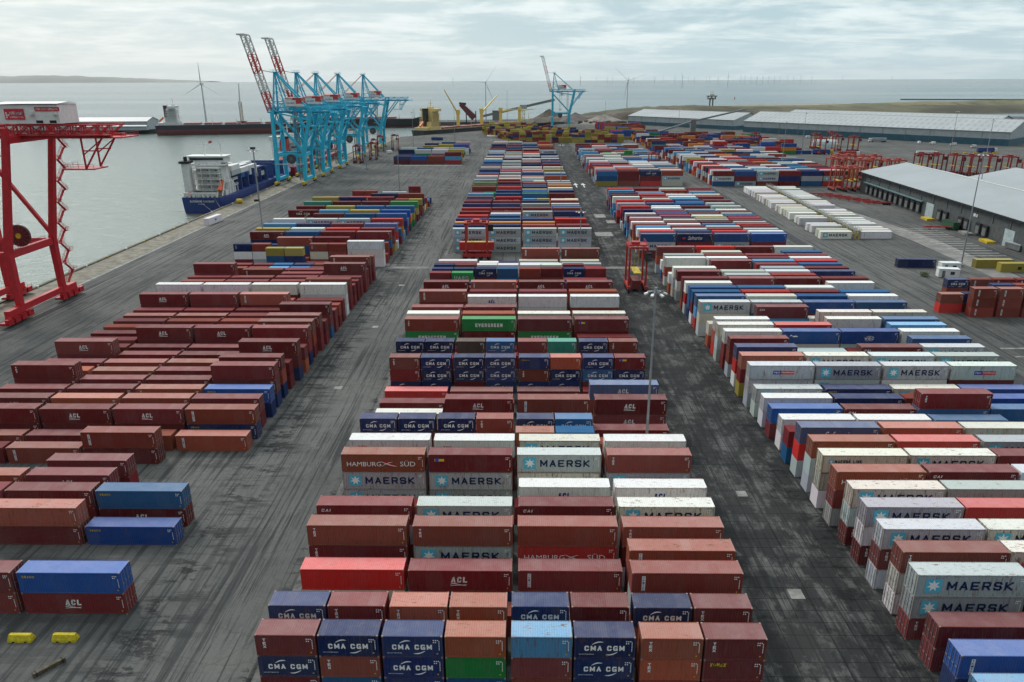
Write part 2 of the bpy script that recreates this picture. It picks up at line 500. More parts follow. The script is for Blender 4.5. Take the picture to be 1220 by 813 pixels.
MARK_PHRASE = {'M': 'with star emblem', 'L': 'with small star', 'A': 'with waves emblem', 'a': 'with blue lettering', 'C': 'with swoosh emblem', 'E': 'with white lettering',
               'H': 'with flag emblem', 'X': 'with vertical lettering', 'T': 'with white lettering', 'O': 'with red lettering', 'P': 'with blue-red emblem', 'S': 'with script lettering',
               'Z': 'with white lettering', 'U': 'with white lettering', 'Q': 'with yellow lettering', 'Y': 'with yellow lettering', 'V': 'with upright plate', 'D': 'with white logo',
               'K': 'with yellow plate', 'W': 'with black lettering', 'B': 'with blue lettering'}
PAL = {'m': ((.185, .020, .024), 'maroon'), 'r': ((.25, .048, .032), 'red-brown'), 'o': ((.36, .085, .045), 'rust-orange'), 'R': ((.50, .030, .026), 'bright red'),
       'b': ((.020, .12, .30), 'mid-blue'), 'n': ((.008, .026, .115), 'navy blue'), 'l': ((.09, .32, .56), 'sky-blue'), 'g': ((.43, .47, .48), 'light grey'),
       'w': ((.78, .78, .76), 'white'), 'c': ((.62, .60, .51), 'cream'), 'y': ((.38, .31, .055), 'yellow'), 'G': ((.015, .24, .055), 'green'),
       't': ((.05, .36, .27), 'turquoise'), 'k': ((.09, .06, .05), 'dark brown'), 'O': ((.72, .24, .03), 'bright orange'), 'B': ((.012, .085, .33), 'royal blue'),
       'q': ((.10, .16, .32), 'slate-blue')}
WEAR = {'g': .95, 'w': .75, 'c': 1.25, 'o': 1.0, 'l': .9, 'q': 1.1, 'n': .7, 'm': .6, 'r': .7}

# ------------------------------------------------------------------ container layout (world metres)
CONT = []        # dict: x, y, z, L, H, col, mark, rot, block, row-y, T, tier (1 = top)


def H_of(L): return 2.896 if L > 8 else 2.591


def put_stack(block, x, y, tiers, L, rot=0.0, door=-1):
    """tiers: list of codes, top first"""
    n = len(tiers); z = 0.0
    hs = H_of(L)
    for i in range(n - 1, -1, -1):
        code = tiers[i]
        CONT.append(dict(x=x, y=y, z=z, L=L, H=hs, col=code[0], mark=code[1:2], rot=rot, block=block, T=n, tier=i + 1, door=door))
        z += hs + .012


def rnd_code(rng, pal, prefer=None):
    c = rng.choice(pal)
    return c


PAL_C = 'm m mA r rV r nC n b gM gM w wO R o oX c k m r'.split()
PAL_R = 'm m r rV b b l n gM gM gM g w w c cM R oH o l q m gM'.split()
PAL_L = 'm m m mA mA r r rV o m m m'.split()
PAL_MIX = 'm m r rV b b n nC gM gM w w R R y l O c G m n r gM'.split()
PAL_Y = 'y y yW m m r y y n'.split()


def block(name, X0, pitch, ns, rows, palette, seed, ytop, ydepth=4.5, maxfill=2, door=-1):
    """rows: list of (Y, [tokens]); gaps in Y are filled with lower rows"""
    rng = random.Random(seed)
    rows = sorted(rows, key=lambda r: r[0])
    allr = []
    for i, (Y, toks) in enumerate(rows):
        allr.append((Y, toks))
        nxt = rows[i + 1][0] if i + 1 < len(rows) else ytop
        y = Y + ydepth
        while y < nxt - 3.6:
            allr.append((y, ['*'] * ns)); y += ydepth
    for Y, toks in allr:
        toks = list(toks) + ['*'] * (ns - len(toks)); rowj = rng.uniform(-.38, .38)
        for s in range(ns):
            t = toks[s]
            if t == '-': continue
            x = X0 + s * pitch + rowj + rng.uniform(-.12, .12)
            if t == '*':
                n = rng.randint(1, maxfill)
                if rng.random() < .13:
                    for h_ in (0, 1): put_stack(name, x + h_ * 6.15, Y, [rnd_code(rng, palette)[0] for _ in range(n)], 6.06, door=door)
                else: put_stack(name, x, Y, [rnd_code(rng, palette) for _ in range(n)], 12.19, door=door)
                continue
            n = 3
            if t[0].isdigit(): n = int(t[0]); t = t[2:]
            tiers = t.split('/')
            tiers = tiers[:n]
            while len(tiers) < n:
                tiers.append('+'.join(rnd_code(rng, palette)[0] for _ in range(2)) if '+' in tiers[0] else rnd_code(rng, palette))
            jit = rng.uniform(-.08, .08)
            if '+' in tiers[0]:
                for h_ in (0, 1):
                    col_ = []
                    for tt in tiers:
                        q = tt.split('+') if '+' in tt else [tt[0], tt[0]]
                        col_.append(q[h_])
                    if col_[0] == '.': continue
                    put_stack(name, x + h_ * 6.30, Y + jit, [c if c != '.' else 'm' for c in col_], 6.06, door=door)
            else:
                put_stack(name, x, Y + jit, [tt[:2] if '+' not in tt else tt[0] for tt in tiers], 12.19, door=door)


CROWS = '''
59.7 mX+nC/nC+rX/m+b nC+o/nC+G/n+b l+nC/m+nC/r+n oX+mX/oX+mY/r+m
64.2 nC+mX oX+oX nC+m nC+mX
68.7 1:m 1:r 1:m rV
72.9 2:R 2:mA 2:mV oV
77.7 oX/mX rX/gM r/RH rX/m
82.2 mT gM mT cM
86.9 1:m 1:r wa wa
91.3 1:r 1:m 1:m 1:r
95.9 oH/gM/gM mK/gM/gM gM/c/g rX/gM/g
100.4 wO wO cM wO
105.0 2:m 2:m o+b 2:r
109.9 nC+nC nC+rX nC+bC 2:m
115.7 1:m 1:r rV mA/mA
122.2 1:c 2:mA 2:m qA
127.0 1:m 1:m 1:r 1:m
132.6 1:R 1:r 1:m 1:m
138.2 rX+nC/m+nC/nC+nC nC+nC/nC+nC/m+nC nQ+o/rX+nC/nC+nC nC+mK/bC+nC/m+m
142.8 2:m 1:r 2:m 2:m
147.7 nC+nC k+bC m+t nC+rX
152.2 1:r 1:m 1:m 1:m
156.3 1:m 1:m 1:r 2:m
160.3 rX/GE GE/m m/GE mK/m
164.6 w o cM cM
169.8 m m 2:r 2:m
174.3 2:m 2:m 2:r 2:m
178.9 2:m wa w w
183.7 rV m m o
188.3 2:m 1:m 2:r 2:m
193.2 mA rX mA mA
198.0 2:m 2:r 1:m 2:m
206.5 m+GU 2:m+m 2:r+m 2:m
211.3 n+n nC+b r+m nC+m
216.2 n+m w+w w+w m+.
221.0 1:m 1:r 2:m 2:m
234.3 - - rV/rV rV/rV
'''
CFROWS = '''
268.3 gM/gM/gM gM/gM/gM gM/gM/gM gM/gM/g
275.0 n n r m
281.0 OB OB OB n+nC
288.0 n b n R
296.0 R b n+m m+n
305.0 m m gM n
314.0 R mA m o
325.0 n n g gM
333.0 m m n m
345.0 m RH l+y m+y
356.0 l b b m
366.0 m+G n B n
385.0 m nC b OB
398.0 m m r m
409.0 gM RH b+w b+b
424.0 w w R o
440.0 b g b g
454.0 n b g y
469.0 w w w w
485.0 b g n m
502.0 b g g b
520.0 w m w w
537.5 w w w w
556.0 b g w n
590.0 b m m m
612.0 m b m r
640.0 n nC b nC
670.0 w wO m m
'''
RROWS = '''
55.2 2:l/b
59.8 2:BV/n
63.9 2:m/m
68.7 gM/gM/mX m
72.9 rX/c/w c
77.5 gM/mX/g cM
82.4 gM/w/mX R
86.8 cM/gM/mX g
91.3 oH/m/g mT w
96.1 cL/c/w cM m
100.5 oH/g/g RH gM
105.1 qS/R/g oH cP
109.6 2:m/b 2:n
114.1 2:w/w 2:w/b 2:b/n
118.5 2:BZ/m 2:mT/b mX/b 2:b/b
123.0 2:w/w 2:n/b 2:r/b 2:B/b
127.3 2:gM/g 2:nQ/b 2:cM/g 2:B/b
131.6 gP/g/g gM gM gP
137.0 o/m/y cM gM gM
142.0 n/R/w 2:c mT gM
147.2 m/r/g 2:g 2:m b
151.9 w/m/m BD/c BZ/g w
156.4 c/g/g R 2:b l
160.5 w/o/R 2:m c b
165.9 2:c 2:l/m c c
170.0 - mT 2:w 2:n
174.0 gM/c/g g B b
179.4 b/l/R c b w
183.4 b/m/w R m b
187.6 b/b/n b w 2:b
192.0 w/R/g 2:w 2:m w
197.0 m/k/r m m m
200.7 - g R 2:w
204.7 m/w/g gM w n
208.8 w/g/c 2:m g m
213.2 2:w 2:r m b
217.6 - m l R
221.4 w/r/g w m w
225.3 gM/gM/m r m m
229.6 2:w c 2:g b
236.9 m R m w
'''
RFROWS = '''
258.2 b/gM/m nS/m B B/m
262.8 R/c n R w
267.2 w g m g
272.0 l m gM m
276.5 r w b R
281.0 w m m gM
286.0 R c gM m
290.4 g n y R
295.0 m R w b
300.0 w b r gM
304.5 - R b m
309.0 n q g w
318.0 R w m gM
326.0 g b b gM
335.0 R R n m
345.0 w m w m
352.0 m R w c
372.5 Rr m w m
'''
LROWS = '''
72.0 - - 2:mX/m 2:BQ/mA
76.5 - - - -
81.3 - - - -
85.9 1:m 1:m 2:o/m 1:BQ
90.3 1:r 2:m/m 2:m/mA 2:bQ/mA
94.6 1:m 2:o/m 2:mA/m 1:m+.
99.0 1:m 1:m 2:m/m -
104.5 - - - -
108.6 1:m 1:rV 2:rV/mA -
113.2 1:r 1:m 1:o 1:oV
117.7 2:m/m 2:mA/m 2:mA/m 2:rV/nQ
122.3 2:mA/m 2:o/m 2:o/m 2:m/m
126.7 2:m/m 2:m/m 2:oX/m 2:BQ/n
131.2 mX/m/m 2:m/m 2:m/m m/m/n
135.7 2:o/m 2:o/m 2:m/r m/r/n
140.2 2:m/m 2:r/m 2:o/r 2:m/m
144.8 mA/m/m 2:m/m 2:m/m mA/m/n
149.3 2:r/m 2:m/m 2:m/m 2:m/o
153.9 2:m/m mA/m mA/m m/m/n
158.5 2:m/m 2:m/m 2:m/m rV/r/m
163.0 2:r/m 2:m/m 2:m/m r/m/m
167.6 2:m/m 2:r/m 2:r/m 2:m/m
172.0 2:r/m 2:r/m 2:m/m m/m/b
176.5 2:m/m 2:m/m 2:m/m 2:m/m
181.0 mA/m/m m/m oV/m 2:r/m
185.4 2:m/m 2:m/m 2:oV/m 2:m/m
190.4 w/r w/m w/m wV/w/w
195.8 2:mA/m 2:mA/m 2:rV/m rV/m/m
200.3 2:R/m 2:m/m 2:m/m 2:m/m
204.8 2:r/m 2:m/m 2:m/m 2:m/m
209.3 2:m/m 2:m/m 2:m/m 2:m/m
213.8 m/m/m 1:m 2:m/m mA/mX/m
218.4 - 2:rV/m 2:mV/m 2:m/m
223.0 2:m+r 2:m+l 2:b+m rV/m/m
227.6 2:r+m 2:m+b 2:n+r m+r/m
'''
LFROWS = '''
239.5 - y+y/b+n/y 1:m -
246.0 nX+r 1:r rX+r w/wV/w
252.3 - r/B m 1:m
262.6 mA b m m
269.0 y w R m
278.0 l/n n m q
288.5 w gM gM RH
300.0 - m b B
309.0 mC l y B/R
319.5 m y b b/y
332.0 t m m G/y
345.0 y n m r+y
356.0 1:r 2:y n r
372.0 - r+r 1:g 1:m+m
388.5 - - 2:n+. m+.
'''
LF2ROWS = '''
569.0 2:n/m 2:B/m 2:r/r 3:m/l/R
577.0 2:m 2:n 2:b 2:y
590.0 n w w y
606.0 g b w g
640.0 2:R y+y y B
652.0 - n y+y R
665.0 - - b g
'''
RB2 = '''
446.5 b/b/y m/m nC/m r/gM
453.0 R m n w
462.0 w R m g
471.0 R w g b
480.0 m R w g
492.0 R m w g
505.0 w g l m
520.0 g w b l
540.0 m w R w
'''
R3ROWS = '''
444.5 m/gM B/m gM/gM m/n/m n/g
450.0 w b gM w n
456.0 R w l B gM
462.5 n b w w b
470.0 m b g m l
480.0 R w m w b
488.0 m gM m m w
497.0 w b R O gM
508.0 R m gM R b
520.0 y w R m m
533.0 w n w b g
548.0 g b O m w
565.0 l w m n b
585.0 m l b y w
'''


def parse(s):
    out_ = []
    for ln in s.strip().splitlines():
        q = ln.split(); out_.append((float(q[0]), q[1:]))
    return out_


block('middle block', -26.6, 12.87, 4, parse(CROWS), PAL_C, 1, 234, maxfill=2)
block('far middle block', -26.2, 12.87, 4, parse(CFROWS), PAL_MIX, 2, 690, maxfill=3)
block('right block', 43.4, 12.60, 4, parse(RROWS), PAL_R, 3, 241, maxfill=2)
block('far right block', 41.5, 12.87, 4, parse(RFROWS), PAL_R, 4, 376, maxfill=3)
block('left block', -98.1, 12.87, 4, parse(LROWS), PAL_L, 5, 230, maxfill=1, door=1)
block('far left block', -98.1, 12.87, 4, parse(LFROWS), PAL_MIX, 6, 390, ydepth=5.0, maxfill=2, door=1)
block('north block', -97.0, 12.87, 4, parse(LF2ROWS), PAL_MIX, 7, 670, ydepth=60, door=1)
block('far yard block', 43.5, 12.87, 4, parse(RB2), PAL_R + ['w', 'R', 'b'], 8, 650, maxfill=3)
block('outer block', 111.5, 12.87, 6, [(y, t + [t[0]]) if y < 500 else (y, t) for y, t in parse(R3ROWS)], PAL_R + ['R', 'w', 'm'], 9, 625, maxfill=3)
rg = random.Random(12)
# yellow stacks near the far berth, the blue row, the mixed far yard
for y in np.arange(765, 955, 9.0):
    x = -48 + max(0, (900 - y)) * .28
    x1 = 3 + max(0, (955 - y)) * .48
    while x < min(x1, 100):
        n = rg.choice((2, 3, 3, 4)); put_stack('yellow stacks', x, float(y), [rg.choice(PAL_Y) for _ in range(n)], 6.06); x += 6.5
for y in np.arange(800, 1000, 12.0):
    x = 92
    while x < 142:
        n = rg.choice((1, 2, 3)); c = rg.choice(['B', 'B', 'm', 'y', 'r', 'R'])
        put_stack('blue stacks', x, float(y), [c] * n, 12.19); x += 13
for y in np.arange(640, 800, 7.5):
    x = 112
    while x < 235 - (y - 640) * .15:
        if rg.random() < .8: put_stack('mixed stacks', x, float(y), [rg.choice('R m r B n O y B m G w'.split()) for _ in range(rg.choice((1, 2, 3)))], 12.19)
        x += 12.9
for x, y, n in ((60, 575, 3), (66.5, 575, 3), (80, 585, 3), (74, 560, 4)): put_stack('mixed stacks', x, y, [rg.choice(['G', 'G', 'c', 'w'])] * n, 6.06)
# yard by the warehouse
YARD = [(118.3, 189.6, 3, 6.06, ['rV', 'rV', 'rV']), (125.0, 189.4, 3, 6.06, ['rV', 'rV', 'rV']), (131.7, 189.4, 3, 6.06, ['rV', 'm', 'r']), (138.4, 189.4, 3, 6.06, ['r', 'm', 'r']),
        (112.2, 193.6, 2, 6.06, ['r', 'R']), (118.6, 194.0, 2, 6.06, ['nC', 'm']), (122.2, 209.0, 2, 6.06, ['nC', 'o']), (128.8, 209.2, 2, 6.06, ['rV', 'nQ']), (135.4, 209.2, 2, 6.06, ['rV', 'rV']), (142, 209, 2, 6.06, ['mV', 'r']),
        (131.5, 203, 2, 6.06, ['nC', 'n']), (138.0, 203, 2, 6.06, ['rV', 'm']), (144.8, 203, 2, 6.06, ['m', 'r'])]
for x, y, n, L, t in YARD: put_stack('warehouse yard', x, y, t, L)
put_stack('warehouse yard', 150.5, 243.5, ['y'], 12.19); put_stack('warehouse yard', 155.5, 238.2, ['yW'], 12.19)
put_stack('warehouse yard', 125.2, 244.5, ['n'], 12.19, R(-4)); put_stack('quayside', -137.8, 322.5, ['wa'], 12.19, R(84), door=-1)
# two rows of reefers either side of a yellow power rack
RACK0, RACK1 = Vector((131.5, 291.5)), Vector((137.5, 425))
for i in range(31):
    y = 292.0 + i * 4.3
    f = (y - 291.5) / 133; xr = RACK0.x + (RACK1.x - RACK0.x) * f
    lx, rx = xr - 13.8 + rg.uniform(-.5, .5), xr + 1.6 + rg.uniform(-.2, .9)
    if i not in (2, 5, 6, 9, 16, 24): put_stack('reefer rows', lx, y, ['wM' if i == 0 else rg.choice(['w', 'w', 'wV', 'c', 'w'])], 12.19)
    if i not in (3, 8, 13, 14, 19, 27): put_stack('reefer rows', rx, y, ['wV' if i == 0 else rg.choice(['w', 'w', 'wO', 'w'])], 12.19)

# ------------------------------------------------------------------ which containers show largest
W2, H2 = 610, 407
idb = np.full((H2, W2), -1, np.int32)


def tri_fill(poly, i):
    p = np.array(poly) / 2
    x0, x1 = int(max(0, np.floor(p[:, 0].min()))), int(min(W2 - 1, np.ceil(p[:, 0].max())))
    y0, y1 = int(max(0, np.floor(p[:, 1].min()))), int(min(H2 - 1, np.ceil(p[:, 1].max())))
    if x1 < x0 or y1 < y0: return
    gx, gy = np.meshgrid(np.arange(x0, x1 + 1) + .5, np.arange(y0, y1 + 1) + .5)
    a = np.ones(gx.shape, bool); b = np.ones(gx.shape, bool)
    for k in range(len(p)):
        q, r_ = p[k], p[(k + 1) % len(p)]
        c = (r_[0] - q[0]) * (gy - q[1]) - (r_[1] - q[1]) * (gx - q[0])
        a &= c >= 0; b &= c <= 0
    mk = a | b
    idb[y0:y1 + 1, x0:x1 + 1][mk] = i


for c in CONT:
    ca, sa = math.cos(c['rot']), math.sin(c['rot'])
    c['P'] = [(c['x'] + ca * a * c['L'] - sa * b * 2.44, c['y'] + sa * a * c['L'] + ca * b * 2.44, c['z'] + h * c['H']) for h in (0, 1) for a, b in ((0, 0), (1, 0), (1, 1), (0, 1))]
    c['d'] = c['y'] * 10 - c['z'] + abs(c['x']) * .05
for i, c in sorted(enumerate(CONT), key=lambda q: -q[1]['d']):
    if c['y'] < 30: continue
    q = [project(p) for p in c['P']]
    q = [(a[0], a[1]) for a in q]
    tri_fill([q[0], q[1], q[5], q[4]], i)
    if c['x'] > 0: tri_fill([q[0], q[3], q[7], q[4]], i)
    else: tri_fill([q[1], q[2], q[6], q[5]], i)
    tri_fill([q[4], q[5], q[6], q[7]], i)
cnt = np.bincount(idb[idb >= 0].ravel(), minlength=len(CONT))
order = np.argsort(-cnt)
N_IND = 305
individual = set(int(i) for i in order[:N_IND] if cnt[i] > 4)
print('containers', len(CONT), 'in view', int((cnt > 0).sum()), 'smallest individual px', int(cnt[order[N_IND - 1]] * 4))


# ------------------------------------------------------------------ container parts
def corr_strip(mb, L, z0, z1, depth, pitch, place):
    """corrugated sheet: place(u, d, z) -> xyz"""
    n = int(L / pitch); p = L / n; us = []
    for i in range(n):
        b = i * p
        us += [(b, 0), (b + p * .25, 0), (b + p * .5, depth), (b + p * .75, depth)]
    us.append((L, 0))
    o = len(mb.v)
    for u_, d in us: mb.v.append(place(u_, d, z0)); mb.v.append(place(u_, d, z1))
    for i in range(len(us) - 1): mb.f.append((o + 2 * i, o + 2 * i + 2, o + 2 * i + 3, o + 2 * i + 1))


_cm = {}


def cont_meshes(L, H, door):
    key = (L, H, door)
    if key in _cm: return _cm[key]
    W = 2.438
    wl = MB()
    corr_strip(wl, L - .24, .15, H - .1, .045, .28, lambda u_, d, z: (.12 + u_, .02 + d, z))
    corr_strip(wl, L - .24, .15, H - .1, .045, .28, lambda u_, d, z: (L - .12 - u_, W - .02 - d, z))
    if door < 0: corr_strip(wl, W - .24, .15, H - .1, .045, .25, lambda u_, d, z: (L - .02 - d, .12 + u_, z))
    else: corr_strip(wl, W - .24, .15, H - .1, .045, .25, lambda u_, d, z: (.02 + d, W - .12 - u_, z))
    rf = MB()
    corr_strip(rf, L - .3, .1, W - .1, -.022, .24, lambda u_, d, z: (.15 + u_, z, H - .012 + d))
    rf.box(.0, .15, .1, W - .1, H - .04, H - .006); rf.box(L - .15, L, .1, W - .1, H - .04, H - .006)
    fr = MB()
    for x in (0, L - .14):
        for y in (0, W - .14): fr.box(x, x + .14, y, y + .14, .12, H - .12)
    for y in (0, W - .09):
        fr.box(.14, L - .14, y, y + .09, H - .1, H - .015); fr.box(.14, L - .14, y, y + .09, .03, .16)
    for x in (0, L - .1):
        fr.box(x, x + .1, .14, W - .14, .03, .16); fr.box(x, x + .1, .14, W - .14, H - .1, H - .05)
    fr.add([(.1, .09, .1), (L - .1, .09, .1), (L - .1, W - .09, .1), (.1, W - .09, .1)], [(0, 3, 2, 1)])
    cs = MB()
    for x in (-.004, L - .174):
        for y in (-.004, W - .158):
            for z in (0, H - .118): cs.box(x, x + .178, y, y + .162, z, z + .118)
    dr = MB()
    xd = .03 if door < 0 else L - .03
    sg = -1 if door < 0 else 1
    for y in (.15, W / 2 + .01):
        dr.box(min(xd, xd - sg * .05), max(xd, xd - sg * .05), y, y + W / 2 - .16, .17, H - .11)
        for i in range(5):
            z = .25 + i * (H - .5) / 4.6
            dr.box(min(xd, xd + sg * .02), max(xd, xd + sg * .02), y + .08, y + W / 2 - .24, z, z + (H - .5) / 7)
    bars = []
    for y in (.32, .92, 1.5, 2.1):
        b_ = MB(); b_.tube((xd + sg * .05, y, .12), (xd + sg * .05, y, H - .1), .028, n=6)
        b_.cbox(xd + sg * .06, y + .13, H * .42, .03, .3, .05); b_.cbox(xd + sg * .06, y, H * .42, .05, .1, .12)
        bars.append(b_.mesh('lock_bar', plain('galvanised_bar', (.35, .33, .31), .5, .3, rust=.5)))
    cd = MB()
    xs = L - .95
    for z, n in ((H - .55, 3), (H - .8, 2)):
        for i in range(n): cd.add([(xs + i * .2, .012, z), (xs + i * .2 + .12, .012, z), (xs + i * .2 + .12, .012, z + .13), (xs + i * .2, .012, z + .13)], [(0, 1, 2, 3)])
    for i in range(6): cd.add([(L - .38, .012, .9 + i * .2), (L - .30, .012, .9 + i * .2), (L - .30, .012, 1.04 + i * .2), (L - .38, .012, 1.04 + i * .2)], [(0, 1, 2, 3)])
    me_cd = cd.mesh('code_lettering', M_decal); set_colors(me_cd, WHT)
    yl = MB()
    for z in (.4,): yl.add([(L - .62, .012, z), (L - .48, .012, z), (L - .48, .012, z + .14), (L - .62, .012, z + .14)], [(0, 1, 2, 3)])
    me_yl = yl.mesh('warning_sticker', M_decal); set_colors(me_yl, (.75, .5, .03))
    r = dict(wall=wl.mesh('wall', M_wall), roof=rf.mesh('roof', M_roof), frame=fr.mesh('frame', M_wall), corner_casting=cs.mesh('corner_casting', plain('casting_steel', (.30, .22, .18), .7)),
             door=dr.mesh('door', M_wall), lock_bars=bars, code=me_cd, sticker=me_yl)
    _cm[key] = r
    return r


_mk = {}


def mark_meshes(code, L, H):
    key = (code, L)
    if key in _mk: return _mk[key]
    byp = {}
    for (part, v, f, col, lift) in mark_parts(code, L, H): byp.setdefault(part, []).append((v, f, col, lift))
    out_ = []
    for part, items in byp.items():
        part = part.rstrip('0123456789')
        mb = MB(); cols = []
        for v, f, col, lift in items:
            mb.add([(p[0], -.004 - lift, p[1]) for p in v], f); cols += [col] * len(v)
        me = mb.mesh(part, M_decal); set_colors(me, np.array(cols)); out_.append((part, me))
    _mk[key] = out_
    return out_


ORD = ['', 'first', 'second', 'third', 'fourth', 'fifth', 'sixth', 'seventh', 'eighth', 'ninth', 'tenth', 'eleventh', 'twelfth', 'thirteenth', 'fourteenth', 'fifteenth', 'sixteenth', 'seventeenth', 'eighteenth', 'nineteenth']
TENS = {2: 'twent', 3: 'thirt', 4: 'fort', 5: 'fift', 6: 'sixt', 7: 'sevent', 8: 'eight', 9: 'ninet'}


def ordn(n):
    if n < 20: return ORD[n]
    if n % 10 == 0: return TENS[n // 10] + 'ieth'
    return TENS[n // 10] + 'y-' + ORD[n % 10]


rows_of = {}
for c in CONT: rows_of.setdefault(c['block'], set()).add(round(c['y']))
rowidx = {}
for b_, s_ in rows_of.items():
    last = None; k_ = 0
    for y in sorted(s_):
        if last is None or y - last > 2: k_ += 1
        rowidx[(b_, y)] = k_; last = y
cols_of = {}
for c in CONT:
    key = (c['block'], rowidx[(c['block'], round(c['y']))])
    cols_of.setdefault(key, set()).add(round(c['x'], 2))
colidx = {k: {x: i + 1 for i, x in enumerate(sorted(v))} for k, v in cols_of.items()}
rc = random.Random(99)


def shade(col, rng):
    k_ = rng.uniform(.70, 1.25); h_ = [rng.uniform(.93, 1.07) for _ in range(3)]; fd = rng.random() ** 2 * .10
    if max(col) > .5: k_ = rng.uniform(.85, 1.1)
    return tuple(min(.86, (col[i] * (1 - fd) + .30 * fd) * k_ * h_[i]) for i in range(3))


nbar = 0
for i, c in enumerate(CONT):
    c['rgb'] = shade(PAL[c['col']][0], rc)
for i in sorted(individual):
    c = CONT[i]; L, H = c['L'], c['H']
    ri = rowidx[(c['block'], round(c['y']))]
    ci = colidx[(c['block'], ri)][round(c['x'], 2)]
    tier = 'alone in' if c['T'] == 1 else {1: 'topmost in', 2: 'second-from-top in', 3: 'third-from-top in', 4: 'bottom of'}[c['tier']]
    size = 'short' if L < 8 else 'long'
    lab = f"{PAL[c['col']][1]} {size} container {MARK_PHRASE.get(c['mark'], '')}, {tier} {ordn(ci)} stack, {ordn(ri)} row, {c['block']}".replace(' ,', ',')
    root = empty('shipping_container', (c['x'], c['y'], c['z']), c['rot'], label=lab, cat='shipping container', group='shipping containers stacked in the ' + c['block'])
    ms = cont_meshes(L, H, c['door'])
    rgba = (*c['rgb'], 1)
    wear = WEAR.get(c['col'], .35) * rc.uniform(.5, 1.2)
    def P_(nm, me, par=root, rgba=rgba, wear=wear):
        o = bpy.data.objects.new(nm, me); C.objects.link(o); o.parent = par; o.color = rgba; o['wear'] = wear; return o
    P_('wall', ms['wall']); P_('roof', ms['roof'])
    rk = {'c': .62, 'g': .34, 'w': .30, 'q': .2, 'o': .25, 'l': .3}.get(c['col'], .12) * rc.uniform(.5, 1.25)
    frgb = tuple(c['rgb'][j] * (1 - rk) + (.17, .085, .045)[j] * rk for j in range(3))
    fr_ = P_('frame', ms['frame'], root, (*frgb, 1), wear * 1.6); P_('corner_casting', ms['corner_casting'], fr_)
    dr_ = P_('door', ms['door'])
    if cnt[i] > 70 and (c['x'] > 40 or c['x'] < -40):
        for b_ in ms['lock_bars']: P_('lock_bar', b_, dr_)
    if cnt[i] > 90:
        P_('code_lettering', ms['code']); P_('warning_sticker', ms['sticker'])
    for part, me in mark_meshes(c['mark'], L, H):
        if part == 'star':
            P_('star', me, lg)
        else:
            o_ = P_(part, me)
            if part == 'logo': lg = o_

# all the others: one mass of container stacks
SV, SF, SC = [], [], []
off = 0
BF = np.array([(0, 1, 5, 4), (1, 2, 6, 5), (2, 3, 7, 6), (3, 0, 4, 7), (4, 5, 6, 7)])
for i, c in enumerate(CONT):
    if i in individual: continue
    P = np.array(c['P']); SV.append(P); SF += [tuple(f + off) for f in BF]; SC.append(np.tile(c['rgb'], (8, 1))); off += 8
    # top frame rails in a darker tone give each box its edge
    if c['y'] < 700 and c['mark'] and cnt[i] > 0 or (c['mark'] and c['y'] < 250):
        ca, sa = math.cos(c['rot']), math.sin(c['rot'])
        lift0 = .02 + c['y'] * .00012
        for (part, v, f, col_, lift) in mark_parts(c['mark'], c['L'], c['H']):
            if part == 'small_print' or (c['y'] > 330 and c['mark'] in 'XVTQ'): continue
            d_ = -(lift0 + lift * (1 + c['y'] * .01))
            pts = np.stack([c['x'] + ca * v[:, 0] - sa * d_, c['y'] + sa * v[:, 0] + ca * d_, c['z'] + v[:, 1]], 1)
            SV.append(pts); SF += [tuple(k_ + off for k_ in ff) for ff in f]; SC.append(np.tile(col_, (len(v), 1))); off += len(v)
me = bpy.data.meshes.new('distant_container_stacks')
me.from_pydata(np.concatenate(SV).tolist(), [], SF)
me.materials.append(M_stuff)
set_colors(me, np.concatenate(SC))
o = bpy.data.objects.new('distant_container_stacks', me); C.objects.link(o)
tag(o, 'many more stacked containers of every colour between and beyond the nearer rows', kind='stuff')

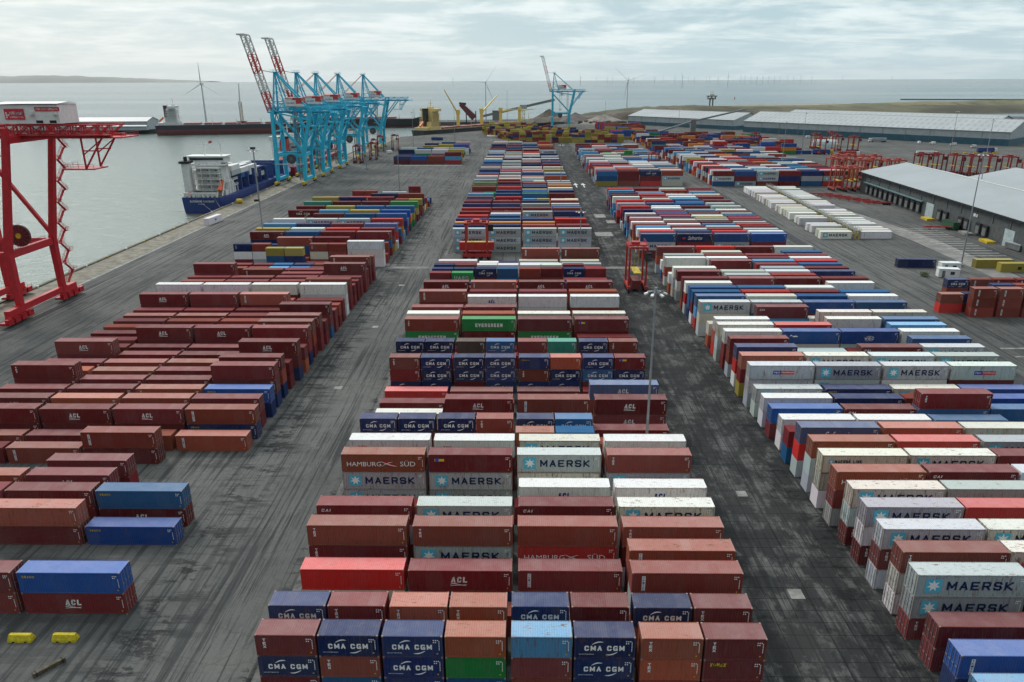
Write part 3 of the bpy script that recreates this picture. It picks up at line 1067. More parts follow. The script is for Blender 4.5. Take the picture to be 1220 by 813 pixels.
# ================================================================== SETTING
def ground_mat():
    mt, k, b = new_mat('asphalt')
    P = k.n('ShaderNodeNewGeometry').outputs['Position']
    xyz = k.n('ShaderNodeSeparateXYZ', {0: P})
    X, Y = xyz.outputs[0], xyz.outputs[1]
    big = k.noise(P, .02, 5, .6); mid = k.noise(P, .25, 6, .65); fine = k.noise(P, 2.5, 5, .7)
    c = k.mix(k.ramp(big, .35, .65), (.092, .096, .094), (.155, .157, .148))
    c = k.mix(k.math('MULTIPLY', k.ramp(mid, .45, .7), .45), c, (.130, .131, .122))
    c = k.mix(k.math('MULTIPLY', k.ramp(fine, .35, .75), .35), c, (.062, .066, .066))
    # tyre streaks running along the rows
    st = k.noise(k.scale(P, (1.0, .018, 1)), 1.15, 7, .72)
    st2 = k.noise(k.scale(P, (1.0, .05, 1)), .35, 5, .6)
    c = k.mix(k.math('MULTIPLY', k.ramp(st, .50, .58), .80), c, (.030, .033, .035))
    c = k.mix(k.math('MULTIPLY', k.ramp(st2, .54, .7), .3), c, (.14, .14, .13))
    tk = k.noise(k.scale(P, (1.0, .028, 1)), 3.4, 5, .75)
    tm = k.ramp(k.noise(k.scale(P, (1, .35, 1)), .12, 4, .6), .42, .60)
    c = k.mix(k.math('MULTIPLY', k.math('MULTIPLY', k.ramp(tk, .52, .60), tm), .8), c, (.020, .022, .024))
    # dark traffic lane between the middle and right blocks, and a weaker one on the left
    def lane(x0, x1, e): return k.math('MULTIPLY', k.ramp(X, x0 - e, x0 + e), k.ramp(X, x1 + e, x1 - e))
    dn = k.ramp(k.noise(k.scale(P, (.9, .55, 1)), .26, 8, .72), .40, .54)
    c = k.mix(k.math('MULTIPLY', k.math('MULTIPLY', lane(25, 45, 1.5), dn), .84), c, (.017, .019, .021))
    ln = k.math('MULTIPLY', lane(27.5, 29.5, .4), k.ramp(fine, .3, .5))
    c = k.mix(k.math('MULTIPLY', ln, .6), c, (.015, .016, .018))
    # cross stains where the carriers turn out of the rows
    cs = k.ramp(k.noise(k.scale(P, (.16, 1.0, 1)), .42, 6, .7), .50, .62)
    c = k.mix(k.math('MULTIPLY', k.math('MULTIPLY', lane(-47, -38, 3), cs), .75), c, (.022, .024, .026))
    c = k.mix(k.math('MULTIPLY', k.math('MULTIPLY', lane(-100, -47, 2), k.ramp(k.noise(k.scale(P, (.12, 1.0, 1)), .30, 6, .7), .5, .6)), .45), c, (.03, .032, .034))
    # dark spills and scuffs, thickest at the row ends beside the blocks
    bl = k.ramp(k.noise(k.scale(P, (.55, 1.0, 1)), .36, 7, .74), .53, .57)
    edge = k.math('ADD', k.math('ADD', lane(-46.5, -40, 2.5), lane(-30, -27, 1)), k.math('ADD', lane(25, 28.5, 1.5), lane(38.5, 45, 2)))
    c = k.mix(k.math('MULTIPLY', k.math('MULTIPLY', bl, k.math('ADD', k.math('MULTIPLY', edge, .7), .12), clamp=True), .95), c, (.012, .013, .015))
    pal = k.ramp(k.noise(k.scale(P, (.8, .5, 1)), .30, 6, .7), .60, .68)
    c = k.mix(k.math('MULTIPLY', pal, .35), c, (.20, .20, .185))
    # concrete slab joints and cracks
    br = k.n('ShaderNodeTexBrick', {'Vector': P, 'Color1': (1, 1, 1, 1), 'Color2': (.82, .82, .82, 1), 'Mortar': (.25, .25, .25, 1), 'Scale': 1.0, 'Mortar Size': .07, 'Brick Width': 2.7, 'Row Height': 2.1, 'Bias': .1}, offset=0.0)
    c = k.mix(k.math('MULTIPLY', lane(25, 48, 1), .75), c, k.mix(1.0, c, br.outputs[0], 'MULTIPLY'))
    vo = k.n('ShaderNodeTexVoronoi', {'Vector': k.n('ShaderNodeVectorMath', {0: P, 1: k.n('ShaderNodeVectorMath', {0: k.noise(P, .5, 3, .5, out=1), 1: (1.5, 1.5, 0)}, operation='MULTIPLY').outputs[0]}, operation='ADD').outputs[0], 'Scale': .21}, feature='DISTANCE_TO_EDGE')
    c = k.mix(k.math('MULTIPLY', k.ramp(vo.outputs[0], .03, .0), .22), c, (.03, .03, .032))
    lj = k.math('FRACT', k.math('MULTIPLY', X, 1 / 3.6))
    c = k.mix(k.math('MULTIPLY', k.ramp(lj, .03, .0), .38), c, (.035, .036, .038))
    # rectangular repair patches of another tone
    b2 = k.n('ShaderNodeTexBrick', {'Vector': P, 'Color1': (0, 0, 0, 1), 'Color2': (1, 1, 1, 1), 'Mortar': (0, 0, 0, 1), 'Scale': 1.0, 'Mortar Size': 0.0, 'Brick Width': 17.0, 'Row Height': 9.0, 'Bias': -.6})
    c = k.mix(k.math('MULTIPLY', b2.outputs[0], .22), c, (.17, .17, .16))
    link(k, c, b.inputs['Base Color'])
    b.inputs['Roughness'].default_value = .88; b.inputs['Specular IOR Level'].default_value = .18
    bp = k.n('ShaderNodeBump', {'Height': fine, 'Strength': .3, 'Distance': .05}); link(k, bp.outputs[0], b.inputs['Normal'])
    return mt


def sheet(name, pts, z, mat, zb=None, **kw):
    bm = bmesh.new()
    vs_ = [bm.verts.new((x, y, z)) for x, y in pts]
    f = bm.faces.new(vs_)
    if f.normal.z < 0: f.normal_flip()
    bm.normal_update()
    if f.normal.z < 0: f.normal_flip()
    if zb is not None:
        lo = [bm.verts.new((x, y, zb)) for x, y in pts]
        n = len(pts)
        for i in range(n): bm.faces.new((vs_[i], vs_[(i + 1) % n], lo[(i + 1) % n], lo[i]))
        bmesh.ops.recalc_face_normals(bm, faces=bm.faces)
    bmesh.ops.triangulate(bm, faces=[q for q in bm.faces if len(q.verts) > 4])
    me = bpy.data.meshes.new(name); bm.to_mesh(me); bm.free(); me.materials.append(mat)
    o = bpy.data.objects.new(name, me); C.objects.link(o); tag(o, **kw); return o


M_ground = ground_mat()
land = [(-150, -600), (-150, 838), (-122, 866), (75, 1112), (60, 1150), (-290, 1150), (-300, 1050), (-462, 1000), (-900, 972), (-900, 1050), (-250, 1190), (60, 1240), (170, 1480),
        (420, 1850), (900, 1980), (1500, 2250), (6000, 3800), (6000, -600)]
sheet('ground', land, 0, M_ground, zb=-9, kind='structure')


def sea_mat():
    mt, k, b = new_mat('sea_water')
    P = k.n('ShaderNodeNewGeometry').outputs['Position']
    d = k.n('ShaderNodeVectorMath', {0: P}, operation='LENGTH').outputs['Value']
    n_ = k.noise(k.scale(P, (.35, 1, 1)), .0016, 5, .6)
    n3 = k.noise(k.scale(P, (.12, 1, 1)), .006, 5, .65)
    c = k.mix(k.ramp(n_, .4, .65), (.05, .095, .105), (.16, .20, .20))
    c = k.mix(k.math('MULTIPLY', k.ramp(n3, .5, .65), .5), c, (.05, .085, .085))
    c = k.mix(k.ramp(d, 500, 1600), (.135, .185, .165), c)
    link(k, c, b.inputs['Base Color'])
    b.inputs['IOR'].default_value = 1.33
    b.inputs['Roughness'].default_value = .22
    r_ = k.noise(P, .12, 3, .6); r2 = k.noise(k.scale(P, (1, 1.6, 1)), .55, 4, .65)
    h_ = k.math('ADD', k.math('MULTIPLY', r_, .8), k.math('MULTIPLY', r2, .45))
    bp = k.n('ShaderNodeBump', {'Height': h_, 'Strength': .8, 'Distance': 1.2}); link(k, bp.outputs[0], b.inputs['Normal'])
    return mt


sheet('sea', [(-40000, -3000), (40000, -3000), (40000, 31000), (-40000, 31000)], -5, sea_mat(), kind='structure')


def hill_strip(name, pts, depth, mat, seed, **kw):
    """pts: (x, y, height) along a ridge"""
    rr = random.Random(seed); bm = bmesh.new(); n = 60; rowsv = []
    for j in range(9):
        t = j / 8; r_ = []
        for i in range(n + 1):
            f = i / n * (len(pts) - 1); a = int(min(f, len(pts) - 2)); g = f - a
            x = pts[a][0] + (pts[a + 1][0] - pts[a][0]) * g; y = pts[a][1] + (pts[a + 1][1] - pts[a][1]) * g; h_ = pts[a][2] + (pts[a + 1][2] - pts[a][2]) * g
            r_.append(bm.verts.new((x, y + (t - .5) * depth, -1 + h_ * math.sin(PI * t) ** .7 * rr.uniform(.86, 1.1))))
        rowsv.append(r_)
    for j in range(8):
        for i in range(n): bm.faces.new((rowsv[j][i], rowsv[j][i + 1], rowsv[j + 1][i + 1], rowsv[j + 1][i]))
    me = bpy.data.meshes.new(name); bm.to_mesh(me); bm.free(); me.materials.append(mat)
    me.polygons.foreach_set('use_smooth', [True] * len(me.polygons))
    o = bpy.data.objects.new(name, me); C.objects.link(o); tag(o, **kw); return o


def earth(name, a, b_, sc, spots=(.05, .05, .03)):
    mt, k, b = new_mat(name)
    P = k.n('ShaderNodeNewGeometry').outputs['Position']
    c = k.mix(k.ramp(k.noise(k.scale(P, (1, .5, 1)), sc, 6, .65), .38, .62), a, b_)
    c = k.mix(k.math('MULTIPLY', k.ramp(k.noise(P, sc * 5, 6, .7), .55, .65), .7), c, spots)
    link(k, c, b.inputs['Base Color']); b.inputs['Roughness'].default_value = .95
    return mt


M_dune = earth('dune_grass', (.050, .048, .030), (.12, .115, .065), .008)
M_sand = earth('beach_sand', (.30, .27, .21), (.38, .35, .28), .004, (.22, .2, .16))
M_heap = earth('scrub_earth', (.075, .062, .045), (.14, .12, .10), .02)
M_pale = earth('gravel_pile', (.30, .27, .24), (.22, .19, .17), .03, (.12, .1, .08))
sheet('beach', [(420, 1840), (900, 1970), (1500, 2240), (6000, 3790), (6000, 1500), (900, 1420), (560, 1500)], .05, M_sand, kind='structure')
hill_strip('dunes', [(70, 1230, 3), (120, 1290, 9), (230, 1400, 14), (330, 1480, 13), (430, 1500, 9), (620, 1500, 9), (900, 1500, 12), (1300, 1600, 9), (2200, 1700, 6), (4000, 1800, 10)], 210, M_dune, 3, kind='structure')
hill_strip('dune_ridge', [(330, 1650, 6), (600, 1690, 5), (900, 1780, 10), (1500, 1900, 12), (3000, 2300, 16)], 120, earth('marram', (.11, .115, .055), (.20, .18, .10), .006), 5, kind='structure')
hill_strip('far_hills', [(-24000, 28800, 190), (-20500, 28800, 230), (-17500, 28900, 250), (-15500, 28900, 190), (-13500, 29000, 110), (-11500, 29000, 30)], 1800, earth('distant_heath', (.20, .22, .20), (.26, .27, .24), .0004, (.2, .22, .2)), 8, kind='structure')
sheet('lagoon', [(640, 1290), (760, 1345), (1700, 1350), (1700, 1180), (900, 1240)], .12, sea_mat(), kind='structure')
hill_strip('scrub_bank', [(10, 1165, 5), (60, 1190, 8), (110, 1210, 7), (150, 1230, 11), (230, 1260, 16), (330, 1270, 8)], 60, M_heap, 11, kind='structure')

# quay apron, crane rails, kerb
M_conc = plain('quay_concrete', (.20, .185, .145), .85, var=.35, scale=.35)
M_pale_c = plain('pale_concrete', (.25, .25, .235), .85, var=.35, scale=.5)
sheet('quay_apron', [(-149.2, -300), (-149.2, 838), (-139.5, 838), (-139.5, -300)], .006, M_conc, kind='structure')
sheet('apron_strip', [(-139.3, -300), (-139.3, 838), (-137.9, 838), (-137.9, -300)], .007, M_pale_c, kind='structure')
for nm, x in (('crane_rail_waterside', -148.0), ('crane_rail_landside', -132.0)):
    MB().box(x - .12, x + .12, -300, 836, .0, .03).build('crane_rail', plain('rail_steel', (.10, .09, .085), .5, .4), kind='structure')
MB().box(-150.3, -149.2, -300, 838, -4.9, .42).build('quay_kerb', plain('quay_coping', (.15, .145, .11), .9, var=.4), kind='structure')
rgq = random.Random(4)
M_strip = plain('worn_strip', (.125, .127, .12), .9, var=.45, scale=.7)
for x in (-28.2,):
    MB().box(x - .5, x + .5, 30, 236, -.02, .008).build('concrete_strip', M_strip, kind='structure')
for x in (-28.0,):
    MB().box(x - .4, x + .4, 262, 690, -.02, .009).build('concrete_strip', M_strip, kind='structure')
MB().box(-46, 42, 243, 246, -.02, .011).build('cross_road_strip', plain('worn_concrete', (.15, .15, .14), .9, var=.5, scale=.3), kind='structure')
for x, y, sx, sy in ((33.7, 76.5, 1.7, 1.8), (33.5, 100, 1.5, 1.6), (-38.2, 141, 1.6, 1.5), (-38, 181, 1.5, 1.5), (-37.6, 222, 1.7, 1.5), (33, 302, 7, 8), (35.5, 345, 5, 9), (39, 330, 4, 7), (24.2, 99, 1.2, 1.2)):
    MB().box(x - sx / 2, x + sx / 2, y - sy / 2, y + sy / 2, -.02, .013).build('concrete_patch', M_pale_c, kind='structure')
M_line = plain('road_paint', (.62, .62, .58), .8, var=.3, scale=.8)
MB().box(-95, -45, 560, 561, -.02, .013).build('road_marking', M_line, kind='structure')
for x in (31.5, 36.0):
    mb = MB(); mb.box(x - .35, x + .35, 441, 452, -.02, .013); mb.add([(x - 1.6, 452, .013), (x + 1.6, 452, .013), (x, 460, .013)], [(0, 1, 2)]); mb.build('arrow_marking', M_line, kind='structure')
for i in range(13): MB().box(158 - (i % 2) * .0, 172, 262 + i * 4.2, 262.3 + i * 4.2, -.02, .013).build('bay_marking', M_line, kind='structure')
sheet('warehouse_road', [(148, 200), (156, 200), (162, 290), (150, 430), (146, 430), (152, 290)], .010, plain('dusty_concrete', (.20, .195, .185), .9, var=.25, scale=.2), kind='structure')
sheet('tar_lane', [(101, 110), (105.5, 110), (109, 300), (110, 440), (106, 440), (104.6, 300)], .012, plain('tar', (.035, .036, .038), .8, var=.4, scale=.4), kind='structure')
for i in range(3):
    x = 113 + i * 1.2; MB().box(112, 150, 165 - i * 5.5, 165.8 - i * 5.5, -.02, .012).build('worn_marking', plain('worn_paint', (.22, .22, .21), .9, var=.6, scale=.4), kind='structure')

# bollards and fenders along the kerb
M_ybol = plain('bollard_yellow', (.55, .40, .04), .6, rust=.4)
M_white = plain('white_paint', (.74, .74, .72), .5, var=.08)
for i in range(24):
    y = 205 + i * 13.5
    mb = MB(); mb.tube((-149.0, y, 0), (-149.0, y, .55), .28, .22, n=10); mb.tube((-149.0, y, .55), (-149.0, y, .75), .42, .36, n=10)
    mb.build('mooring_bollard', M_white if i % 2 else M_ybol, label='mooring bollard on the quay kerb above the dock water', cat='bollard', group='mooring bollards along the quay')

# ================================================================== steel colours
M_red = plain('crane_red', (.50, .018, .028), .45, var=.12, rust=.12)
M_blue = plain('crane_blue', (.030, .50, .70), .5, var=.12, rust=.10)
M_dred = plain('carrier_red', (.42, .035, .035), .5, var=.15, rust=.3)
M_cred = plain('far_carrier_red', (.26, .028, .028), .55, var=.3, rust=.5)
M_or = plain('carrier_orange', (.40, .075, .055), .55, var=.15, rust=.25)
M_dark = plain('rubber_dark', (.022, .022, .024), .8)
M_gl = plain('window_glass', (.03, .05, .06), .12, spec=.6)
M_grey = plain('machinery_grey', (.20, .21, .21), .5, .3)
M_yel = plain('safety_yellow', (.62, .44, .03), .55, rust=.25)
M_rw_red = plain('boom_red', (.55, .07, .06), .5)
M_rope = plain('wire_rope', (.20, .18, .17), .6)


def wheel(mb, c, r, w_, axis='x', n=14):
    c = Vector(c); d = Vector((w_ / 2, 0, 0)) if axis == 'x' else Vector((0, w_ / 2, 0))
    mb.tube(c - d, c + d, r, n=n)


M_clad_w = plain('platform_pale', (.45, .5, .52), .6)


def quay_crane(Y, W, gauge, zg, apex, back, boom, mat, label, group=None, housetop=M_rw_red, stairs=False, name='quay_crane', xw=-148.0, full=True, signs=True, knee=1.2, leg_out=6.2):
    """ship-to-shore crane: origin under the waterside leg nearest the camera; +x inland"""
    t = empty(name, (xw, Y, 0), label=label, cat='quay crane', group=group)
    lx = gauge
    # legs with knees: lower part splays along the quay, upper part upright
    for x, s in ((0, 0), (lx, 1)):
        for e, y in ((-1, 0), (1, W)):
            mb = MB()
            kz = 17.5
            yo = -e * knee
            xo = leg_out if s else 0
            mb.bar((x, y, 3.2), (x, y - yo * -.0 + (yo * .0), 3.3), 1.3)
            lw = 1.0 if name == 'red_quay_crane' else 1.3
            mb.bar((x, y, 3.2), (x, y + yo, kz), 1.5 * lw, 1.5 * lw, 1.7 * lw, 1.7 * lw)
            mb.bar((x, y + yo, kz), (x + xo, y + yo, zg), 1.6 * lw, 1.6 * lw, 1.35 * lw, 1.35 * lw)
            if s: mb.bar((x + xo, y + yo, zg), (x + xo, y + yo, zg + 2), 1.3)
            mb.build('leg', mat, t)
        yo = knee
        MB().bar((x, -1.5, 3.4), (x, W + 1.5, 3.4), 1.3, 1.7).build('sill_beam', mat, t)
        pb = MB().bar((x, yo, 17.5), (x, W - yo, 17.5), 1.2, 1.9).build('portal_beam', mat, t)
        MB().bar((x + (leg_out if s else 0), yo, zg - 1), (x + (leg_out if s else 0), W - yo, zg - 1), 1.1, 1.6).build('cross_beam', mat, t)
        for y in (-2.5, W + 2.5) if full else ():
            bg_ = MB()
            bg_.bar((x, y - 3.6, 2.0), (x, y + 3.6, 2.0), 1.1, .9)
            if mat is M_red:
                bg_.bar((x, y - 3.2, 3.2), (x, y + 3.2, 3.2), 1.5, 1.6)
                for q in (-4.2, -1.4, 1.4, 4.2): bg_.cbox(x + .9, y + q, 1.5, 1.0, 2.0, 1.5)
                bg_.box(x - .9, x + .9, y - 5.6, y + 5.6, .9, 1.5); bg_.rail([(x + 1.5, y - 5, 1.6), (x + 1.5, y + 5, 1.6)], 1.2, .08)
            for q in (-2.6, 0, 2.6): bg_.bar((x, y + q - .9, 1.25), (x, y + q + .9, 1.25), .9, .7)
            bo = bg_.build('bogie', mat if mat is M_red else M_yel, t)
            wm = MB()
            for q in (-3, -2, -.6, .6, 2, 3): wheel(wm, (x, y + q, .45), .42, .4)
            wm.build('wheels', M_dark, bo)
    yo = knee
    for y in (yo, W - yo):
        MB().bar((0, y, 17.5), (lx, y, 17.5), 1.2, 1.6).build('tie_beam', mat, t)
        MB().bar((0, y, zg - 3), (lx + .4, y, 19), .9 if name == 'red_quay_crane' else 1.2).build('diagonal_brace', mat, t)
        if name != 'red_quay_crane':
            MB().bar((lx + leg_out * .9, y, zg - 5), (4, y, zg - 1), .8).build('knee_brace', mat, t)
            MB().bar((lx + .8, y, 24), (lx + leg_out + 9, y, zg - 1), .8).build('diagonal_brace', mat, t)
            MB().rail([(0, y + .9, 18.4), (lx, y + .9, 18.4)]).build('handrail', mat, t)
    if name != 'red_quay_crane':
        for x, xo in ((0, 0), (lx, leg_out)):
            f3 = (31 - 17.5) / (zg - 17.5)
            MB().bar((x + xo * f3, yo, 31), (x + xo * f3, W - yo, 31), .8).build('cross_beam', mat, t)
            MB().bar((x, yo, 18), (x + xo * f3, W - yo, 31), .55).build('brace', mat, t)
            MB().bar((x + xo * f3, yo, 31), (x + xo, W / 2, zg - 1), .5).build('brace', mat, t); MB().bar((x + xo * f3, W - yo, 31), (x + xo, W / 2, zg - 1), .5).build('brace', mat, t)
    # girders and backreach
    yc = W / 2; gw = 3.4
    g = MB()
    for s in (-1, 1):
        g.lattice((-4, yc + s * gw, zg + 1.0), (lx + back, yc + s * gw, zg + 1.0), 1.1, 2.6, int((lx + back) / 3), .36, side=False)
        g.bar((-4, yc + s * gw, zg - .5), (lx + back, yc + s * gw, zg - .5), .9, .9)
    n = int((lx + back) / 6)
    for i in range(n + 1): x = -3 + i * (lx + back + 3) / n; g.bar((x, yc - gw, zg + 2.2), (x, yc + gw, zg + 2.2), .35)
    go = g.build('girder', mat, t)
    wk = MB(); wk.box(-3, lx + back, yc - gw - 1.9, yc - gw - .7, zg - .1, zg); wk.rail([(-3, yc - gw - 1.9, zg), (lx + back, yc - gw - 1.9, zg)])
    wk.build('walkway', mat, go)
    ep = MB(); xe = lx + back
    ep.box(xe - 4, xe + 3, yc - gw - 1, yc + gw + 1, zg - .9, zg - .6); ep.rail([(xe - 4, yc - gw - 1, zg - .6), (xe + 3, yc - gw - 1, zg - .6), (xe + 3, yc + gw + 1, zg - .6)])
    for s in (-1, 1):
        ep.bar((xe - 2, yc + s * gw, zg), (xe - 8, yc + s * gw, zg - 8.5), .35); ep.bar((xe - 8, yc + s * gw, zg), (xe - 8, yc + s * gw, zg - 8.5), .35)
        ep.bar((xe - 8, yc + s * gw, zg - 4), (xe - 4.4, yc + s * gw, zg - 4), .3); ep.bar((xe - 2.5, yc + s * gw, zg - 1), (xe - 8, yc + s * gw, zg - 5), .25)
    ep.box(xe - 14, xe - 6, yc - gw, yc + gw, zg - 8.8, zg - 8.5); ep.rail([(xe - 6, yc - gw, zg - 8.5), (xe - 14, yc - gw, zg - 8.5), (xe - 14, yc + gw, zg - 8.5)])
    ep.build('maintenance_platform', mat, t)
    # A-frame and stays
    if apex:
        a = MB()
        for s in (-1, 1):
            a.bar((0, yc + s * 4.5, zg), (1.5, yc + s * 1.2, apex), 1.0, 1.0, .7, .7)
            a.bar((7.5, yc + s * 4.0, zg + 1), (1.8, yc + s * 1.2, apex), .7, .7, .5, .5)
        for f in (.25, .5, .75):
            a.bar((1.5 * f, yc - 4.5 + 3.3 * f, zg + (apex - zg) * f), (1.5 * f, yc + 4.5 - 3.3 * f, zg + (apex - zg) * f), .4)
            for s in (-1, 1):
                a.bar((1.5 * f, yc + s * (4.5 - 3.3 * f), zg + (apex - zg) * f), (7.5 - 5.7 * f, yc + s * (4 - 2.8 * f), zg + (apex - zg) * f), .3)
                a.bar((1.5 * f, yc + s * (4.5 - 3.3 * f), zg + (apex - zg) * f), (7.5 - 5.7 * (f - .25), yc + s * (4 - 2.8 * (f - .25)), zg + (apex - zg) * (f - .25)), .25)
        a.box(-.4, 3.6, yc - 2.4, yc + 2.4, apex, apex + .5); a.rail([(-.4, yc - 2.4, apex + .5), (3.6, yc - 2.4, apex + .5), (3.6, yc + 2.4, apex + .5), (-.4, yc + 2.4, apex + .5)])
        a.build('apex_frame', mat, t)
        for s in (-1, 1): MB().bar((2, yc + s * 1.2, apex), (lx + 3, yc + s * gw, zg + 2.6), .8).build('back_stay', mat, t)
    if boom == 'up':
        b0 = Vector((-2.5, yc, zg + .5)); b1 = Vector((-13.5, yc, zg + 42))
        b_ = MB(); nn = 12
        for i in range(4):
            q0 = b0.lerp(b1, i / 4); q1 = b0.lerp(b1, (i + 1) / 4)
            mb = MB()
            for s in (-1, 1):
                o_ = Vector((0, s * gw, 0))
                mb.lattice(q0 + o_, q1 + o_, 1.1, 2.8, 4, .42, side=False)
            for z in (0, .5, 1): qq = q0.lerp(q1, z); mb.bar(qq - Vector((0, gw, 0)), qq + Vector((0, gw, 0)), .45)
            if i == 3: mb.box(q1.x - 3.5, q1.x + 1, yc - gw - 1, yc + gw + 1, q1.z, q1.z + .8)
            mb.build('boom_section', M_rw_red if i % 2 == 0 else plain('boom_white', (.62, .60, .58), .5, rust=.2), t)
        for s in (-1, 1): MB().bar((1, yc + s * 1.3, apex), b0.lerp(b1, .55) + Vector((0, s * gw, 0)), .16).build('fore_stay', M_rope, t)
    elif boom:
        mb = MB()
        for s in (-1, 1): mb.lattice((-4, yc + s * gw, zg + .6), (-boom, yc + s * gw, zg + .6), 1.0, 2.4, int(boom / 3), .34, side=False)
        mb.build('boom', mat, t)
        for s in (-1, 1): MB().bar((1, yc + s * 1.2, apex or zg + 18), (-boom * .85, yc + s * gw, zg + 2), .28).build('fore_stay', M_rw_red, t)
    # machinery house
    hx0, hx1, hz = 7.2, 17.0, zg + 2.7
    if name == 'red_quay_crane': hx0, hx1 = 17.4, 32.6
    h_ = MB(); h_.box(hx0, hx1, yc - 4.2, yc + 4.2, hz, hz + 4.6)
    ho = h_.build('machinery_house', M_white, t)
    if housetop is not M_white:
        MB().box(hx0 + 4.5, hx1 + .1, yc - 4.3, yc + 4.3, hz + 1.6, hz + 4.8).build('red_upper_cladding', housetop, ho)
    MB().add([(hx0 - .4, yc - 4.7, hz + 4.82), (hx1 + .4, yc - 4.7, hz + 4.82), (hx1 + .4, yc + 4.7, hz + 4.82), (hx0 - .4, yc + 4.7, hz + 4.82), (hx0 - .4, yc, hz + 5.2), (hx1 + .4, yc, hz + 5.2)],
             [(0, 1, 5, 4), (2, 3, 4, 5), (0, 4, 3), (1, 2, 5), (0, 3, 2, 1)]).build('house_roof', M_white if housetop is M_white else housetop, ho)
    def sign(x0, x1, z0, z1, colr, texts, nm='sign_panel'):
        yy = yc - 4.32
        mb = MB(); mb.box(x0, x1, yy, yy + .08, z0, z1); so = mb.build(nm, plain('sign_' + nm, colr, .5, var=.05), ho)
        for (tx, ax, az, aw, ah) in texts:
            v, f = stroke_geo(tx, aw, ah, .22)
            me = MB().add([(ax + p[0], yy - .03, az + p[1]) for p in v], f).mesh('lettering', M_decal); set_colors(me, WHT)
            q = bpy.data.objects.new('lettering', me); C.objects.link(q); q.parent = so
    if signs and housetop is M_white:
        sign(hx0 + 1.6, hx0 + 6.6, hz + 1.0, hz + 3.6, (.62, .03, .05), [('PEEL PORTS', hx0 + 2.9, hz + 2.2, 3.4, .75), ('LIVERPOOL', hx0 + 2.9, hz + 1.4, 3.4, .42)])
        em = MB()
        for dx, dz in ((0, 0), (.45, .5), (0, 1.0), (-.0, .5)): em.box(hx0 + 1.9 + dx, hx0 + 2.25 + dx, yc - 4.36, yc - 4.32, hz + 1.4 + dz, hz + 1.8 + dz)
        em.build('emblem_lettering', M_white, ho)
        sign(hx0 + 9.4, hx0 + 15.6, hz + 3.0, hz + 4.0, (.60, .04, .06), [('PEEL PORTS LIVERPOOL', hx0 + 9.7, hz + 3.25, 5.6, .5)], 'sign_band')
        for x in (hx0 + 8.0, hx0 + 13.8): MB().box(x, x + 1.1, yc - 4.9, yc - 4.2, hz + 2.2, hz + 2.9).build('vent_hood', M_white, ho)
        for x in (hx0 + 9.2, hx0 + 12.6): MB().box(x, x + 1.7, yc - 4.26, yc - 4.15, hz + .15, hz + .8).build('louvre', M_dark, ho)
    else:
        v = MB().box(hx0 + .4, hx0 + 6.5, yc - 4.46, yc - 4.35, hz + .3, hz + 3.6).build('sign_panel', M_white, ho)
        tv, tf = stroke_geo('PEEL PORTS', 4.6, .8)
        me = MB().add([(hx0 + 1.0 + p[0], yc - 4.50, hz + 1.5 + p[1]) for p in tv], tf).mesh('lettering', M_decal); set_colors(me, (.05, .3, .5))
        q = bpy.data.objects.new('lettering', me); C.objects.link(q); q.parent = v
    # trolley with cab and spreader
    tx = 10.0 if name != 'red_quay_crane' else 10.5
    tr = MB(); tr.box(tx - 3, tx + 3, yc - 2.6, yc + 2.6, zg - 1.1, zg - .5)
    to = tr.build('trolley', mat, t)
    cb = MB(); cb.box(tx + .2, tx + 3.2, yc - 4.6, yc - 2.0, zg - 5.0, zg - 2.2); cb.bar((tx + 1.5, yc - 3.3, zg - 2.2), (tx + 1.5, yc - 3.0, zg - .9), .5)
    cbo = cb.build('operator_cab', M_white, to)
    MB().box(tx + .0, tx + .18, yc - 4.5, yc - 2.1, zg - 4.7, zg - 2.8).build('window', M_gl, cbo)
    cp_ = MB(); cp_.box(tx - 2.2, tx + 6, yc - 5.6, yc - 4.7, zg - 5.2, zg - 5.05); cp_.rail([(tx - 2.2, yc - 5.6, zg - 5.05), (tx + 6, yc - 5.6, zg - 5.05)], .9); cp_.build('cab_walkway', mat, cbo)
    if name != 'red_quay_crane':
        s_ = MB(); s_.cbox(tx, yc, 22, 12.2 * .2, 12.2, .5)
        for a_, b_ in ((-1, -4), (1, -4), (-1, 4), (1, 4)): s_.bar((tx + a_, yc + b_ * .6, 22.2), (tx + a_, yc + b_ * .5, zg - 1), .12)
        s_.build('spreader', M_dark, to)
    # cable reel
    isr = name == 'red_quay_crane'
    rc_ = (lx + .3, yc - 4.2, 21.6) if isr else (9.5, -.9, 15.5)
    rl = MB(); rl.tube((rc_[0], rc_[1] - .35, rc_[2]), (rc_[0], rc_[1] + .35, rc_[2]), 2.9, n=28)
    ro = rl.build('cable_reel', plain('reel_brown', (.10, .022, .026), .6) if isr else plain('reel_grey', (.07, .07, .075), .6), t)
    MB().tube((rc_[0], rc_[1] - .6, rc_[2]), (rc_[0], rc_[1] - .3, rc_[2]), .7, n=12).build('hub', M_yel if isr else M_grey, ro)
    for q in range(14):
        a = 2 * PI * q / 14; MB().bar((rc_[0] + .7 * math.cos(a), rc_[1] - .38, rc_[2] + .7 * math.sin(a)), (rc_[0] + 3.1 * math.cos(a), rc_[1] - .38, rc_[2] + 3.1 * math.sin(a)), .10).build('spoke', plain('reel_spoke', (.28, .05, .05), .6) if isr else M_grey, ro)
    if not isr: MB().box(0, lx, -1.3, .2, 12.2, 12.6).build('reel_platform', M_clad_w, t)
    rr = MB().rail([(lx, 3, 18.4), (lx, W - 3, 18.4)]); rr.build('handrail', mat, t)
